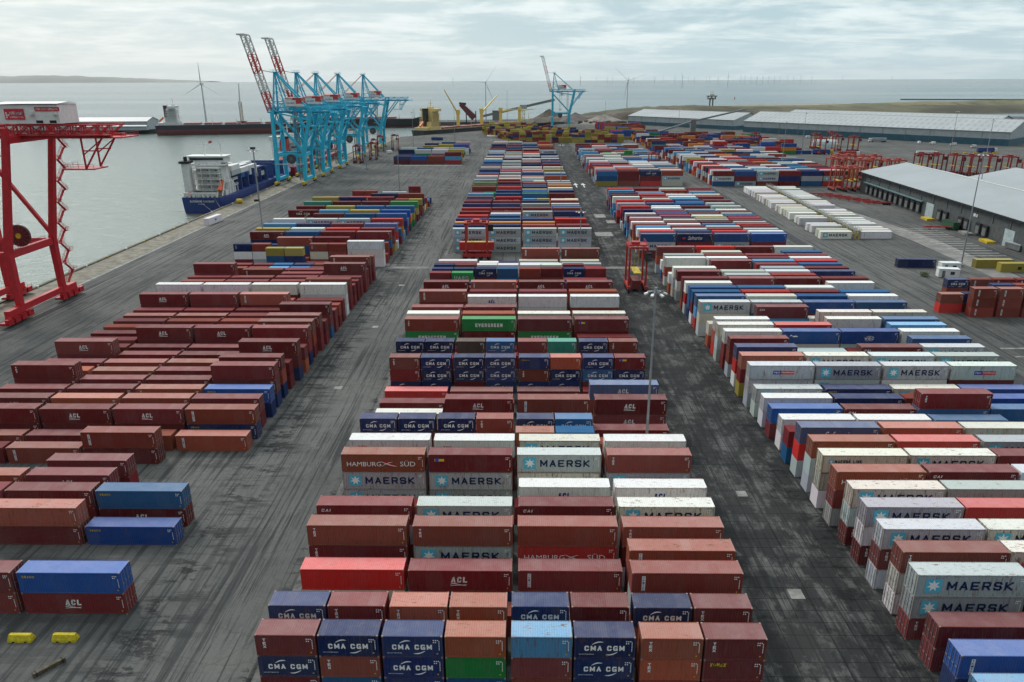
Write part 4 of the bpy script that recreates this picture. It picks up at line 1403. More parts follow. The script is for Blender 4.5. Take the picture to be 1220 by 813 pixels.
    if stairs:
        zz = 5.0; k_ = 0; x = lx + 1.2
        while zz < zg - 4:
            f = zz / zg; xo = leg_out * max(0, (zz - 17.5) / (zg - 17.5)); y0 = W + 1.2
            sm = MB()
            ya, yb = (y0, y0 + 3.2) if k_ % 2 == 0 else (y0 + 3.2, y0)
            sm.bar((x + xo, ya, zz), (x + xo, yb, zz + 2.9), .7, .12)
            sm.rail([(x + xo - .5, ya, zz), (x + xo - .5, yb, zz + 2.9)], 1.0, .06)
            sm.rail([(x + xo + .5, ya, zz), (x + xo + .5, yb, zz + 2.9)], 1.0, .06)
            sm.box(x + xo - .8, x + xo + .8, yb - .7, yb + .9, zz + 2.8, zz + 2.9)
            sm.rail([(x + xo - .8, yb + .9, zz + 2.9), (x + xo + .8, yb + .9, zz + 2.9), (x + xo + .8, yb - .7, zz + 2.9)], 1.0, .06)
            sm.build('stair_flight', mat, t)
            zz += 2.9; k_ += 1
    if name != 'red_quay_crane' and full:
        st_ = MB(); st_.lattice((lx - 3, yo + 1.5, 3), (lx - 3, yo + 1.5, zg), 1.6, 1.6, 16, .22); st_.build('lift_tower', M_grey, t)
    return t


quay_crane(186.6, 19.0, 15.5, 47.2, 0, 29.0, 0, M_red, 'huge red dock crane with white machinery house beside the empty dock', name='red_quay_crane', housetop=M_white, stairs=True, xw=-148.5, knee=0, leg_out=6.0)
blues = [(453.6, 'up', 'nearest turquoise quay crane with raised red-white boom beside the blue ship', 17), (497, 'up', 'second turquoise quay crane with raised red-white boom, between two others', 17),
         (544.5, 27, 'third turquoise quay crane in line with its boom lowered', 17), (610.5, 25, 'fourth turquoise quay crane in line, standing over the red ship', 17), (708, 25, 'farthest turquoise quay crane of the dockside line with long back girder', 26)]
for Y, bm_, lb, bk in blues:
    quay_crane(Y, 18.0, 16.5, 42.5, 64.2, bk, bm_, M_blue, lb, group='turquoise quay cranes lining the dock')
quay_crane(1005, 20, 22, 45, 67, 20, 'up', M_blue, 'lone turquoise crane behind the yellow container stacks with raised boom', xw=38.0)

# a tower-like part of the dark second red crane at the picture edge is its own neighbour, seen only as bogies
tb = MB(); tb.bar((-149, 176, 2), (-149, 196, 2), 1.2, 1.0)

# ------------------------------------------------------------------ straddle carriers
def straddle(mat, label, group, loc, rz, L=9.2, W=5.0, H=13.2, detail=True):
    t = empty('straddle_carrier', loc, rz, label=label, cat='straddle carrier', group=group)
    for s in (-1, 1):
        fm = MB(); fm.bar((s * W / 2, -L / 2, 1.7), (s * W / 2, L / 2, 1.7), .75, .9)
        so = fm.build('side_beam', mat, t)
        for i in range(4):
            y = -L / 2 + .9 + i * (L - 1.8) / 3
            wm = MB(); wheel(wm, (s * W / 2, y, .75), .75, .55); wm.build('wheel', M_dark, so)
        for e in (-1, 1):
            MB().bar((s * W / 2, e * L * .36, 1.7), (s * W / 2, e * L * .36, H - .6), .5, .7).build('leg', mat, t)
        MB().bar((s * W / 2, -L * .42, H - .6), (s * W / 2, L * .42, H - .6), .5, .7).build('top_beam', mat, t)
        MB().bar((s * W / 2, -L * .36, 4.0), (s * W / 2, -L * .1, 1.9), .25).build('strut', mat, t)
    for e in (-1, 1): MB().bar((-W / 2, e * L * .36, H - .5), (W / 2, e * L * .36, H - .5), .6, .6).build('cross_beam', mat, t)
    dk = MB(); dk.box(-W / 2 - .2, W / 2 + .2, -1.8, 1.8, H - .3, H); dk.cbox(-.6, 0, H + .35, 2.4, 2.2, .8); dk.rail([(-W / 2, -L * .4, H), (-W / 2, L * .4, H)], .9); dk.rail([(W / 2, -L * .4, H), (W / 2, L * .4, H)], .9)
    dk.build('engine_deck', mat, t)
    cb = MB(); cb.box(W / 2 - .6, W / 2 + 1.0, -L * .36 - 2.0, -L * .36 - .2, H - 4.0, H - 1.7)
    co = cb.build('cab', M_dark if mat is M_dred else mat, t)
    MB().box(W / 2 - .5, W / 2 + .9, -L * .36 - 2.03, -L * .36 - 2.0, H - 3.7, H - 2.2).build('window', M_gl, co)
    sp_ = MB(); sp_.box(-1.1, 1.1, -L * .42, L * .42, 5.8, 6.1)
    for s in (-1, 1):
        for e in (-1, 1): sp_.bar((s * 1.0, e * L * .3, 6.0), (s * 1.0, e * L * .3, H - .7), .08)
    sp_.build('spreader', M_yel, t)
    return t


def hanging(code, L, x, y, z, rz, lab):
    H = H_of(L); ms = cont_meshes(L, H, -1); col = shade(PAL[code[0]][0], rc)
    root = empty('shipping_container', (x, y, z), rz, label=lab, cat='shipping container')
    for nm in ('wall', 'roof', 'frame', 'door'):
        o = bpy.data.objects.new(nm, ms[nm]); C.objects.link(o); o.parent = root; o.color = (*col, 1); o['wear'] = .4
    return root


S0 = straddle(M_dred, 'red straddle carrier driving in the dark lane beside the tall lamp mast', None, (33.7, 217.0, 0), 0, L=9.6, H=14.0)
hanging('m', 6.06, 34.9, 214.2, .9, PI / 2, 'dark maroon short container carried low inside the lone red straddle carrier')
S1 = straddle(M_dred, 'red straddle carrier standing sideways before the grey container wall', None, (-16.3, 258.2, 0), PI / 2, L=10.2, H=13.4)
hanging('R', 12.19, -22.4, 254.9 + 2.1, 3.2, 0, 'red long container carried sideways by the straddle carrier before the grey wall')
SC_ = 'orange-red straddle carriers parked by the warehouse'
proto = None


def place(loc, rz, label, group, mat=M_or):
    global proto
    key = mat.name
    if key not in _children:
        _children[key] = straddle(mat, label, group, loc, rz); return _children[key]
    c = copy_tree(_children[key]); c.location = (loc[0] + rgq.uniform(-.8, .8), loc[1] + rgq.uniform(-3, 3), 0); c.rotation_euler = (0, 0, rz + rgq.uniform(-.18, .18)); tag(c, label, group=group); return c


k_ = 0
for i in range(3): place((176 + i * 6.6 - (2 if i == 2 else 0), 426 + (i == 2) * 4, 0), 0, f'orange straddle carrier, {ORD[i + 1]} from the road in the front rank by the warehouse corner', SC_)
for i in range(6): place((192 + i * 7.2, 474 - i * 2.0, 0), R(6), f'orange straddle carrier, {ORD[i + 1]} of the rank just behind the warehouse corner', SC_)
for i in range(4): place((203 + i * 7.4, 498 - i * 2, 0), R(6), f'orange straddle carrier, {ORD[i + 1]} of the rank deeper behind the warehouse', SC_)
for i, (x, y) in enumerate(((262, 505), (270, 503), (279, 497), (287, 492), (298, 488), (308, 484))): place((x, y, 0), R(20), f'dark red straddle carrier, {ORD[i + 1]} of the line beyond the warehouse roof', 'red carriers beyond the warehouse roof', M_cred)
place((296, 448, 0), 0, 'orange straddle carrier beyond the lower warehouse roof, nearest the picture edge', SC_)
place((306, 436, 0), 0, 'orange straddle carrier beyond the lower warehouse roof, tight beside its neighbour', SC_)
for x, y, lb in ((211, 700, 'between blue containers'), (262, 690, 'beside the blue lorry'), (286, 716, 'before the long blue shed'), (247, 640, 'closest to the yellow barriers'), (87, 512, 'astride the far red rows'), (272, 668, 'behind the blue lorry'), (281, 655, 'between the blue lorry and white van')):
    place((x, y, 0), R(10), 'red straddle carrier working in the far yard ' + lb, 'red carriers in the far yard', M_cred)
for x, y, lb in ((-126, 575, 'nearest the cranes'), (-124, 635, 'beside the white van'), (-126.5, 675, 'under the last turquoise crane'), (-116, 690, 'at the north corner of the quay'), (-119, 606, 'in the middle of the quay')):
    place((x, y, 0), R(4), 'red straddle carrier on the quay ' + lb, 'red carriers on the quay', M_cred)

# ------------------------------------------------------------------ lamp masts
M_galv = plain('galvanised_steel', (.30, .33, .345), .45, .4, var=.1)


def mast(x, y, h_, label, n=6, rad=1.15, base=True):
    t = empty('lamp_mast', (x, y, 0), label=label, cat='lamp mast', group='tall lamp masts over the terminal')
    MB().tube((0, 0, 0), (0, 0, h_), .26, .11, n=10).build('pole', M_galv, t)
    MB().tube((0, 0, 0), (0, 0, .8), .8, .75, n=10).build('base', M_pale_c, t)
    hd = MB(); hd.tube((0, 0, h_ - .5), (0, 0, h_ + .5), .3, .2, n=8); ho = None
    for i in range(n):
        a = 2 * PI * i / n; hd.bar((0, 0, h_ - .1), (rad * math.cos(a), rad * math.sin(a), h_ - .3), .1)
    ho = hd.build('head_frame', M_galv, t)
    for i in range(n):
        a = 2 * PI * i / n
        MB().bar((rad * math.cos(a), rad * math.sin(a), h_ - .35), (rad * 1.45 * math.cos(a), rad * 1.45 * math.sin(a), h_ - .55), .42, .22).build('floodlight', plain('lamp_white', (.75, .76, .74), .3), ho)
    return t


for x, y, h_, lb in ((19.6, 106.2, 30.5, 'pale lamp mast rising from the middle rows beside the dark lane'), (147, 245.8, 37, 'tall lamp mast in front of the white-roofed warehouse'), (-95.7, 269.6, 36.5, 'lamp mast at the far left rows, in front of the blue ship'),
                     (18.6, 240, 20, 'slim lamp mast at the crossing behind the red-brown pair'), (19.8, 398, 28, 'lamp mast in the far middle rows near white containers'), (171.4, 506, 33, 'lamp mast over the outer rows beside white reefers'),
                     (149, 744, 33, 'lamp mast among mixed far stacks in front of the shed'), (-111, 536, 30, 'lamp mast on the quay road beside turquoise cranes'), (-70.5, 427, 30, 'thin lamp mast standing beyond the far left rows'),
                     (-68.9, 771, 33, 'lamp mast beside the yellow ship bow stacks'), (-97.6, 679, 33, 'lamp mast at the north rows near the yellow ship'), (232, 640, 33, 'lamp mast near the blue lorry in the far yard'),
                     (22, 620, 32, 'lamp mast at the far end of the middle rows'), (233, 387, 40, 'lamp mast rising behind the near warehouse roof'), (355, 640, 34, 'lamp mast by the blue lorry park at the long shed'), (98, 930, 34, 'lamp mast at the yellow stacks near the pale gravel'), (-20, 960, 46, 'tall lamp mast behind the yellow ship')):
    mast(x, y, h_, lb)
st = empty('lamp_mast_winch', (-139.5, 390.5, 0), label='dark winch block with short mast on the quay beside the blue ship', cat='quay lamp')
MB().box(-1.6, 1.0, -.8, .8, 0, 1.0).build('winch_block', M_dark, st)
MB().tube((.6, 0, 0), (.6, 0, 27), .3, .16, n=8).build('pole', M_galv, st)
hb = MB().box(-.6, 1.8, -.6, .6, 26.5, 27.6).build('head', M_dark, st)
for dx in (-2.4, 2.6): MB().box(dx, dx + 1, -.4, .4, 25.8, 26.4).build('floodlight', M_white, hb)

# ------------------------------------------------------------------ bits near the camera
for x, y, a in ((-57.0, 67.6, 0), (-52.0, 67.7, 0), (-61.3, 67.4, 0)):
    t = empty('barrier_block', (x, y, 0), R(a), label='yellow concrete barrier block lying on the asphalt', cat='barrier', group='yellow barrier blocks on open ground')
    mb = MB(); L = 2.7
    mb.add([(-L / 2, -.45, 0), (L / 2, -.45, 0), (L / 2, .45, 0), (-L / 2, .45, 0), (-L / 2, -.42, .3), (L / 2, -.42, .3), (L / 2, .42, .3), (-L / 2, .42, .3), (-L / 2 + .1, -.2, .85), (L / 2 - .1, -.2, .85), (L / 2 - .1, .2, .85), (-L / 2 + .1, .2, .85)],
           [(0, 1, 5, 4), (1, 2, 6, 5), (2, 3, 7, 6), (3, 0, 4, 7), (4, 5, 9, 8), (5, 6, 10, 9), (6, 7, 11, 10), (7, 4, 8, 11), (8, 9, 10, 11)])
    mb.build('block', plain('barrier_yellow', (.58, .47, .02), .7, var=.25, scale=2.5, rust=.25), t)
    for s in (-.7, .7): MB().box(s - .15, s + .15, -.47, -.40, .0, .14).build('fork_slot', M_dark, t)
t = empty('timber_baulk', (-51.2, 63.3, 0), R(52), label='weathered dark timber baulk lying by itself on the asphalt', cat='timber')
MB().box(-1.6, 1.6, -.25, .25, .0, .5).build('timber', plain('old_timber', (.10, .085, .06), .9, var=.4, scale=3), t)
for x in (-1.3, 1.3): MB().box(x - .06, x + .06, -.27, .27, -.0, .515).build('strap', M_dark, t)
# cabins by the yard
for x, y, rz, lb in ((131.8, 231.3, R(-12), 'white site cabin standing on the yard in front of its twin'), (136.8, 239.0, R(-4), 'white tank cabin at the end of the navy container')):
    t = empty('site_cabin', (x, y, 0), rz, label=lb, cat='cabin')
    MB().box(0, 6.0, 0, 2.8, .15, 2.8).build('wall', M_white, t)
    MB().box(-.08, 6.08, -.08, 2.88, 2.8, 2.92).build('roof', plain('cabin_roof', (.68, .72, .74), .5), t)
    MB().box(1.0, 1.9, -.03, 0.02, .2, 2.3).build('door', M_grey, t)
    MB().box(3.4, 4.6, -.03, 0.02, 1.1, 2.1).build('window', M_gl, t)
for x, y in ((134, 247), (139.5, 238), (128.2, 232.5)):
    t = empty('hedge_bush', (x, y, 0), label='dark scrubby bush between the white cabins', cat='bush', group='bushes round the cabins')
    mb = MB()
    for _ in range(260):
        a = rgq.uniform(0, 2 * PI); r_ = rgq.uniform(.2, 1.5); z = rgq.uniform(.1, 1.5); p = Vector((r_ * math.cos(a), r_ * math.sin(a), z))
        u_ = Vector((rgq.uniform(-1, 1), rgq.uniform(-1, 1), rgq.uniform(-1, 1))).normalized() * .22; v_ = u_.orthogonal().normalized() * .12
        mb.add([p - u_, p - v_, p + u_, p + v_], [(0, 1, 2, 3)])
    mb.build('foliage', plain('bush_leaf', (.06, .08, .035), .9), t)

# yellow power rack between the reefers
t = empty('reefer_rack', (RACK0.x, RACK0.y, 0), label='long yellow steel power rack between the two rows of white reefers', cat='power rack')
dv = Vector((RACK1.x - RACK0.x, RACK1.y - RACK0.y, 0))
MB().bar((0, -.6, 3.3), tuple(dv + Vector((0, 0, 3.3))), 1.9, .12).build('walkway', plain('grating', (.22, .23, .19), .8), t)
for s in (-1, 1): MB().rail([(s * .95, -.6, 3.35), (dv.x + s * .95, dv.y, 3.35)], 1.0, .08).build('handrail', M_galv, t)
for i in range(34):
    p = dv * (i / 33); mb = MB()
    for s in (-1, 1): mb.bar((p.x + s * .75, p.y, 0), (p.x + s * .75, p.y, 3.3), .22)
    mb.bar((p.x - .75, p.y, .8), (p.x + .75, p.y, 2.9), .16); mb.bar((p.x + .75, p.y, .8), (p.x - .75, p.y, 2.9), .16); mb.bar((p.x - .75, p.y, 3.1), (p.x + .75, p.y, 3.1), .2)
    mb.build('support_frame', M_yel, t)

# ------------------------------------------------------------------ warehouses
M_clad = plain('cladding_grey', (.40, .45, .465), .5, var=.08, scale=.2)
M_cladb = plain('cladding_blue', (.035, .115, .16), .5, var=.15, scale=.2)
M_brick = plain('dark_block_wall', (.085, .095, .10), .8, var=.2, scale=.6)


def roof_mat(name, base, stripe, pitch=6.0, width=.12):
    mt, k, b = new_mat(name)
    tco = k.n('ShaderNodeTexCoord').outputs['Object']
    s = k.n('ShaderNodeSeparateXYZ', {0: tco})
    fx = k.math('FRACT', k.math('MULTIPLY', s.outputs[0], 1 / pitch)); fy = k.math('FRACT', k.math('MULTIPLY', s.outputs[1], 1 / 11.0))
    m_ = k.math('MULTIPLY', k.math('LESS_THAN', fx, width * 2.2), k.math('LESS_THAN', fy, .62))
    c = k.mix(k.ramp(k.noise(tco, .05, 5, .6), .3, .7), [q * .88 for q in base], base)
    c = k.mix(k.math('MULTIPLY', m_, .75), c, stripe)
    sd_ = k.math('LESS_THAN', k.math('FRACT', k.math('MULTIPLY', s.outputs[0], 1 / 1.0)), .1)
    c = k.mix(k.math('MULTIPLY', sd_, .12), c, (.3, .32, .33))
    link(k, c, b.inputs['Base Color']); b.inputs['Roughness'].default_value = .5
    return mt


M_rooflight = roof_mat('shed_roof', (.40, .43, .44), (.24, .27, .28))
M_whroof = roof_mat('warehouse_roof', (.35, .385, .40), (.33, .365, .38), 30)


def shed(name, P0, P1, width, wall_h, ridge_h, bays, mats, label, low=None, wall_lo=None):
    """long side from P0 to P1 (facing the camera); depth to its left-hand side"""
    P0, P1 = Vector((*P0, 0)), Vector((*P1, 0)); d = (P1 - P0); L = d.length; rz = math.atan2(d.y, d.x)
    t = empty(name, P0, rz, label=label, cat='warehouse')
    wl = MB()
    wl.box(0, L, 0, .4, 0 if low is None else low, wall_h)
    bw = width / bays
    for x in (0, L - .4):
        pts = [(x, 0, 0)]
        for b_ in range(bays): pts += [(x, b_ * bw, wall_h), (x, (b_ + .5) * bw, ridge_h)]
        pts += [(x, width, wall_h), (x, width, 0)]
        n = len(pts); o2 = [(p[0] + .4, p[1], p[2]) for p in pts]
        wl.add(pts + o2, [tuple(range(n)), tuple(range(2 * n - 1, n - 1, -1))] + [(i, i + 1, n + i + 1, n + i) for i in range(n - 1)])
    wl.box(0, L, width - .4, width, 0, wall_h)
    wl.build('wall', mats[0], t)
    if low: MB().box(-.1, L + .1, -.15, .45, 0, low).build('lower_cladding', mats[1], t); MB().box(L + .02, L + .3, -.1, width, 0, low).build('lower_cladding', mats[1], t)
    for b_ in range(bays):
        y0, y1, ym = b_ * bw, (b_ + 1) * bw, (b_ + .5) * bw
        r_ = MB(); e = .8
        r_.add([(-e, y0 - (e if b_ == 0 else 0), wall_h + .05), (L + e, y0 - (e if b_ == 0 else 0), wall_h + .05), (L + e, ym, ridge_h + .3), (-e, ym, ridge_h + .3), (-e, y1, wall_h + .05), (L + e, y1, wall_h + .05),
                (-e, y0 - (e if b_ == 0 else 0), wall_h - .35), (L + e, y0 - (e if b_ == 0 else 0), wall_h - .35)], [(0, 1, 2, 3), (3, 2, 5, 4), (6, 7, 1, 0)])
        r_.build('roof', mats[2], t)
        MB().box(-e, L + e, ym - .4, ym + .4, ridge_h + .25, ridge_h + .5).build('ridge_cap', M_white, t)
    n = int(L / 22)
    for i in range(1, n): x = i * L / n; MB().box(x - .12, x + .12, -.35, -.16, 0, wall_h - .4).build('downpipe', M_grey, t)
    return t, L


shed('bulk_shed', (260, 915), (446, 711), 70, 12.5, 22, 1, (M_clad, M_cladb, M_rooflight), 'long grey shed with dark blue base and ribbed white roof at the yard edge', low=6.0)
shed('bulk_shed', (146, 1080), (258, 952), 66, 11.5, 19, 1, (M_clad, M_cladb, M_rooflight), 'farther pale shed with shallow white roof behind the coal conveyor', low=4.5)
shed('bulk_shed', (330, 1010), (500, 830), 90, 11.5, 20, 1, (M_clad, M_cladb, M_rooflight), 'white-roofed shed rising behind the long blue-based shed', low=5.0)
# near warehouse: long side faces the yard (looking towards -x)
WH = empty('cross_dock_warehouse', (187.5, 421, 0), R(-90 - 2.5), label='big near warehouse with plain white double roof and dark loading wall', cat='warehouse')
Lw, Ww, ev, rd = 260.0, 46.0, 11.0, 15.6
mb = MB(); mb.box(0, Lw, 0, .5, 0, ev)
for x in (0, Lw - .5):
    pts = [(x, 0, 0), (x, 0, ev), (x, Ww / 2, rd), (x, Ww, ev), (x, Ww, 0)]
    mb.add(pts + [(p[0] + .5, p[1], p[2]) for p in pts], [(0, 1, 2, 3, 4), (9, 8, 7, 6, 5)] + [(i, i + 1, 6 + i, 5 + i) for i in range(4)])
    pts = [(x, Ww, 0), (x, Ww, ev), (x, Ww * 1.5, rd), (x, Ww * 2, ev), (x, Ww * 2, 0)]
mb.box(22, Lw, Ww, Ww + .5, 0, ev); mb.box(22, 22.5, Ww, Ww * 2, 0, ev); mb.box(22, Lw, 2 * Ww - .5, 2 * Ww, 0, ev)
mb.build('wall', M_brick, WH)
for b_, xs in ((0, -1.5), (1, 21)):
    y0, ym, y1 = b_ * Ww - (1.6 if b_ == 0 else 0), (b_ + .5) * Ww, (b_ + 1) * Ww + (1 if b_ else 0)
    r_ = MB(); r_.add([(xs, y0, ev + .1), (Lw + 1, y0, ev + .1), (Lw + 1, ym, rd + .2), (xs, ym, rd + .2), (xs, y1, ev + .1), (Lw + 1, y1, ev + .1)], [(0, 1, 2, 3), (3, 2, 5, 4)])
    r_.build('roof', M_whroof, WH)
MB().box(-1.5, Lw + 1, -1.62, -1.4, ev - .55, ev + .12).build('gutter', M_dark, WH)
MB().box(-1.5, -1.3, -1.6, Ww / 2, ev - .5, ev - .1).build('fascia', M_dark, WH)
MB().bar((-1.5, Ww / 2, rd + .3), (Lw, Ww / 2, rd + .3), .6, .15).build('ridge_cap', M_white, WH)
mb = MB(); mb.box(6, 75, -1.2, -.02, 6.0, 6.4); mb.build('canopy', plain('canopy_teal', (.16, .26, .27), .6), WH)
for i in range(11):
    x = 9 + i * 6.1; d_ = MB(); d_.box(x, x + 3.6, -.9, -.02, 1.1, 5.2); do = d_.build('dock_shelter', M_dark, WH)
    MB().box(x + .6, x + 3.0, -1.0, -.92, 1.2, 4.2).build('dock_door', M_grey, do)
for x in (90, 95.2, 108, 113, 122, 127): d_ = MB().box(x, x + 3.6, -.9, -.02, 1.1, 5.2).build('dock_shelter', M_dark, WH); MB().box(x + .6, x + 3.0, -1.0, -.92, 1.2, 4.2).build('dock_door', M_grey, d_)
for x, w_, mt_ in ((78, 7, 'a'), (141, 6.5, 'b'), (158, 5, 'c')): MB().box(x, x + w_, -.14, -.02, 0, 6.4).build('roller_door', plain('roller_' + mt_, (.42, .50, .52) if mt_ != 'c' else (.07, .10, .10), .5), WH)
MB().box(118, 121, -.2, -.02, 7.0, 8.2).build('sign_panel', M_white, WH)
for x in range(12, 250, 12): MB().box(x - .15, x + .15, -.3, -.02, 6.6, ev - .6).build('downpipe', M_grey, WH)
for x in (84, 117, 133): MB().box(x, x + 6, -4.5, -1.3, 0, .9).build('ramp', M_yel if x != 117 else M_pale_c, WH)

# far side of the dock: flat roofed sheds
shed('dock_shed', (-640, 985), (-486, 991), 36, 10.5, 15.0, 1, (M_clad, M_clad, M_whroof), 'long low pale transit shed across the dock behind the red crane')
shed('lean_to_shed', (-575, 977), (-483, 981), 7, 5.0, 6.0, 1, (M_clad, M_clad, M_whroof), 'low lean-to in front of the pale transit shed across the dock')

# ------------------------------------------------------------------ vehicles and trailers
def trailer(x, y, rz, label, L=12.5):
    t = empty('container_trailer', (x, y, 0), rz, label=label, cat='trailer', group='red empty trailers parked by the warehouse')
    for s in (-.55, .55): MB().bar((0, s, 1.15), (L, s, 1.15), .25, .4).build('chassis_beam', M_dred, t)
    c_ = MB()
    for q in (.2, 3.5, 7, 10, L - .2): c_.bar((q, -1.2, 1.2), (q, 1.2, 1.2), .22)
    c_.build('cross_member', M_dred, t)
    for q in (L - 3.2, L - 1.9, L - .6):
        for s in (-1, 1): wm = MB(); wheel(wm, (q, s * 1.0, .52), .52, .45, 'y'); wm.build('wheel', M_dark, t)
    MB().bar((2.2, -.8, 0), (2.2, -.8, 1.1), .2).build('landing_leg', M_dred, t)
    MB().bar((2.2, .8, 0), (2.2, .8, 1.1), .2).build('landing_leg', M_dred, t)


for i in range(7):
    trailer(163 - i * .3 + (6 - i) * -1.4 + i * 1.6, 408 - i * 5.2, R(-8), f'empty red container trailer, {ORD[i + 1]} from the carriers in the row by the warehouse')
trailer(168, 312, R(-8), 'empty red container trailer alone beside the dark green skip')
t = empty('dark_green_skip', (181.5, 318, 0), R(-90), label='dark green enclosed skip backed against the warehouse wall', cat='skip')
MB().box(0, 9, -3.2, -.6, .4, 3.0).build('body', plain('skip_green', (.03, .10, .05), .6), t); MB().box(-.1, 9.1, -3.3, -.5, 3.0, 3.15).build('lid', plain('skip_lid', (.03, .06, .04), .6), t)
t = empty('scrap_skip', (179, 275, 0), R(-80), label='grey metal skip with slatted top near the pale roller door', cat='skip')
MB().box(0, 7, 0, 3, .3, 2.3).build('body', M_grey, t); MB().box(.2, 6.8, .2, 2.8, 2.3, 2.5).build('load', M_clad, t)
t = empty('yellow_mixer', (180.5, 262, 0), label='small round yellow machine on the ground by the warehouse', cat='machine')
MB().tube((0, 0, .5), (1.6, 0, .9), .8, .5, n=10).build('drum', M_yel, t); MB().box(-.2, 1.2, -.6, .6, 0, .45).build('frame', M_dark, t)


def lorry(x, y, rz, col, cabcol, label, L=13.6):
    t = empty('articulated_lorry', (x, y, 0), rz, label=label, cat='lorry')
    MB().box(0, L, -1.25, 1.25, 1.2, 4.0).build('trailer_body', col, t)
    MB().box(0, L, -1.1, 1.1, .8, 1.2).build('chassis', M_dark, t)
    c_ = MB().box(L + .5, L + 2.8, -1.25, 1.25, .7, 3.7).build('cab', cabcol, t)
    MB().box(L + 2.78, L + 2.84, -1.05, 1.05, 2.0, 3.1).build('windscreen', M_gl, c_)
    for q in (1.2, 2.5, 3.8, L - .6, L + 2.0):
        for s in (-1.05, 1.05): wm = MB(); wheel(wm, (q, s, .52), .52, .4, 'y'); wm.build('wheel', M_dark, t)


M_nv = plain('trailer_navy', (.03, .06, .22), .5)
lorry(282, 735, R(-10), M_white, M_white, 'white box lorry on the open tarmac left of the pale roof trailer')
lorry(358, 762, R(172), plain('trailer_silver', (.35, .38, .4), .5), M_white, 'silver-sided lorry parked in front of the blue shed base')
lorry(241, 640, R(-8), plain('trailer_blue', (.03, .09, .36), .5), M_yel, 'blue trailer with yellow cab behind the far rows')
lorry(318, 622, R(-6), M_white, M_white, 'long white trailer passing behind the near warehouse roof')
lorry(383, 650, R(2), M_nv, M_white, 'navy and white refrigerated lorry by the yellow kerbs')
lorry(255, 622, R(-8), M_dred, M_white, 'flat red lorry with white cab beside the blue trailer')
for i, (x, y) in enumerate(((300, 820), (318, 800), (380, 740), (392, 735), (405, 722), (410, 700))):
    t = empty('service_van', (x, y, 0), R(40 * i), label=f'small white van, {ORD[i + 1]} along the foot of the blue shed wall', cat='van', group='vans at the shed')
    MB().box(0, 5.2, -1, 1, .4, 1.5).build('body', M_white, t); MB().box(.1, 3.9, -.95, .95, 1.5, 2.4).build('cargo_box', M_white, t); MB().box(3.9, 4.6, -.85, .85, 1.5, 2.1).build('windscreen', M_gl, t)
    for q in (1, 4.2):
        for s in (-.95, .95): wm = MB(); wheel(wm, (q, s, .38), .38, .25, 'y'); wm.build('wheel', M_dark, t)
t = empty('service_van', (-117, 655, 0), R(60), label='small white van parked on the quay between red carriers', cat='van')
MB().box(0, 5.4, -1, 1, .4, 2.4).build('body', M_white, t); MB().box(5.4, 5.9, -.9, .9, .4, 1.5).build('bonnet', M_white, t); MB().box(5.35, 5.5, -.85, .85, 1.5, 2.2).build('windscreen', M_gl, t)
t = empty('storage_tank', (268, 712, 0), R(-8), label='pale blue round-topped storage tent in front of the shed', cat='storage tent')
mb = MB()
for i in range(9):
    a = PI * i / 8
    mb.v += [(0, -5 * math.cos(a), 6.5 * math.sin(a)), (20, -5 * math.cos(a), 6.5 * math.sin(a))]
for i in range(8): mb.f.append((2 * i, 2 * i + 1, 2 * i + 3, 2 * i + 2))
mb.f.append(tuple(range(0, 18, 2))); mb.f.append(tuple(range(17, 0, -2)))
mb.build('canvas', plain('tent_blue', (.45, .56, .58), .6), t); MB().box(-.1, -.0, -2, 2, 0, 3.8).build('door', M_grey, t)
for i in range(9):
    t = empty('yellow_kerb', (246 + i * 5 if i < 4 else 360 + (i - 4) * 8, 668 if i < 4 else 640, 0), label='low yellow kerb block standing in a line on the yard', cat='kerb block', group='yellow kerb blocks in the far yard')
    MB().box(-1.8, 1.8, -.5, .5, 0, .9).build('block', M_yel, t); MB().box(-1.5, 1.5, -.2, .2, .9, 1.2).build('top', M_yel, t)
for i in range(16):
    x = -40 + (i % 8) * 5.2; y = 838 + (i // 8) * 9 - (i % 8) * 1.1
    t = empty('covered_pallet', (x, y, 0), R(-15), label='white wrapped bundle on open ground in front of yellow stacks', cat='bundle', group='white wrapped bundles near the yellow stacks')
    MB().box(0, 4.4, 0, 2.4, .2, 1.9).build('load', M_white, t); MB().box(-.1, 4.5, 0, 2.4, 0, .2).build('pallet', M_dark, t)

# ------------------------------------------------------------------ ships
def hull(name, L, B, zt, zb, bow=.22, stern=.06, flare=.5):
    """outline mesh: x from stern 0 to bow L"""
    mb = MB(); n = 28; rings = []
    for lv, (z, f) in enumerate(((zb, .86), (zb + (zt - zb) * .45, .97), (zt, 1.0))):
        r_ = []
        for i in range(n + 1):
            x = i / n
            wd = 1.0
            if x > 1 - bow: q = (x - (1 - bow)) / bow; wd = max(.02, (1 - q ** (1.6 + lv * .5)))
            if x < stern: wd = .78 + .22 * (x / stern)
            xx = x * L + (lv * .012 * L if x > .9 else 0) - (lv * .004 * L if x < .02 else 0)
            r_.append((xx, B / 2 * wd * f, z + (1.8 if (x > .93 and lv == 2) else 0)))
        rings.append(r_)
    for r_ in rings: mb.v += r_ + [(p[0], -p[1], p[2]) for p in r_]
    m_ = 2 * (n + 1)
    for lv in range(2):
        for i in range(n):
            a = lv * m_ + i; mb.f.append((a, a + m_, a + m_ + 1, a + 1)[::-1] if True else 0)
            a2 = lv * m_ + n + 1 + i; mb.f.append((a2, a2 + 1, a2 + m_ + 1, a2 + m_)[::-1])
        mb.f.append((lv * m_, lv * m_ + n + 1, (lv + 1) * m_ + n + 1, (lv + 1) * m_))
    top = 2 * m_
    for i in range(n): mb.f.append((top + i, top + i + 1, top + n + 2 + i, top + n + 1 + i))
    return mb


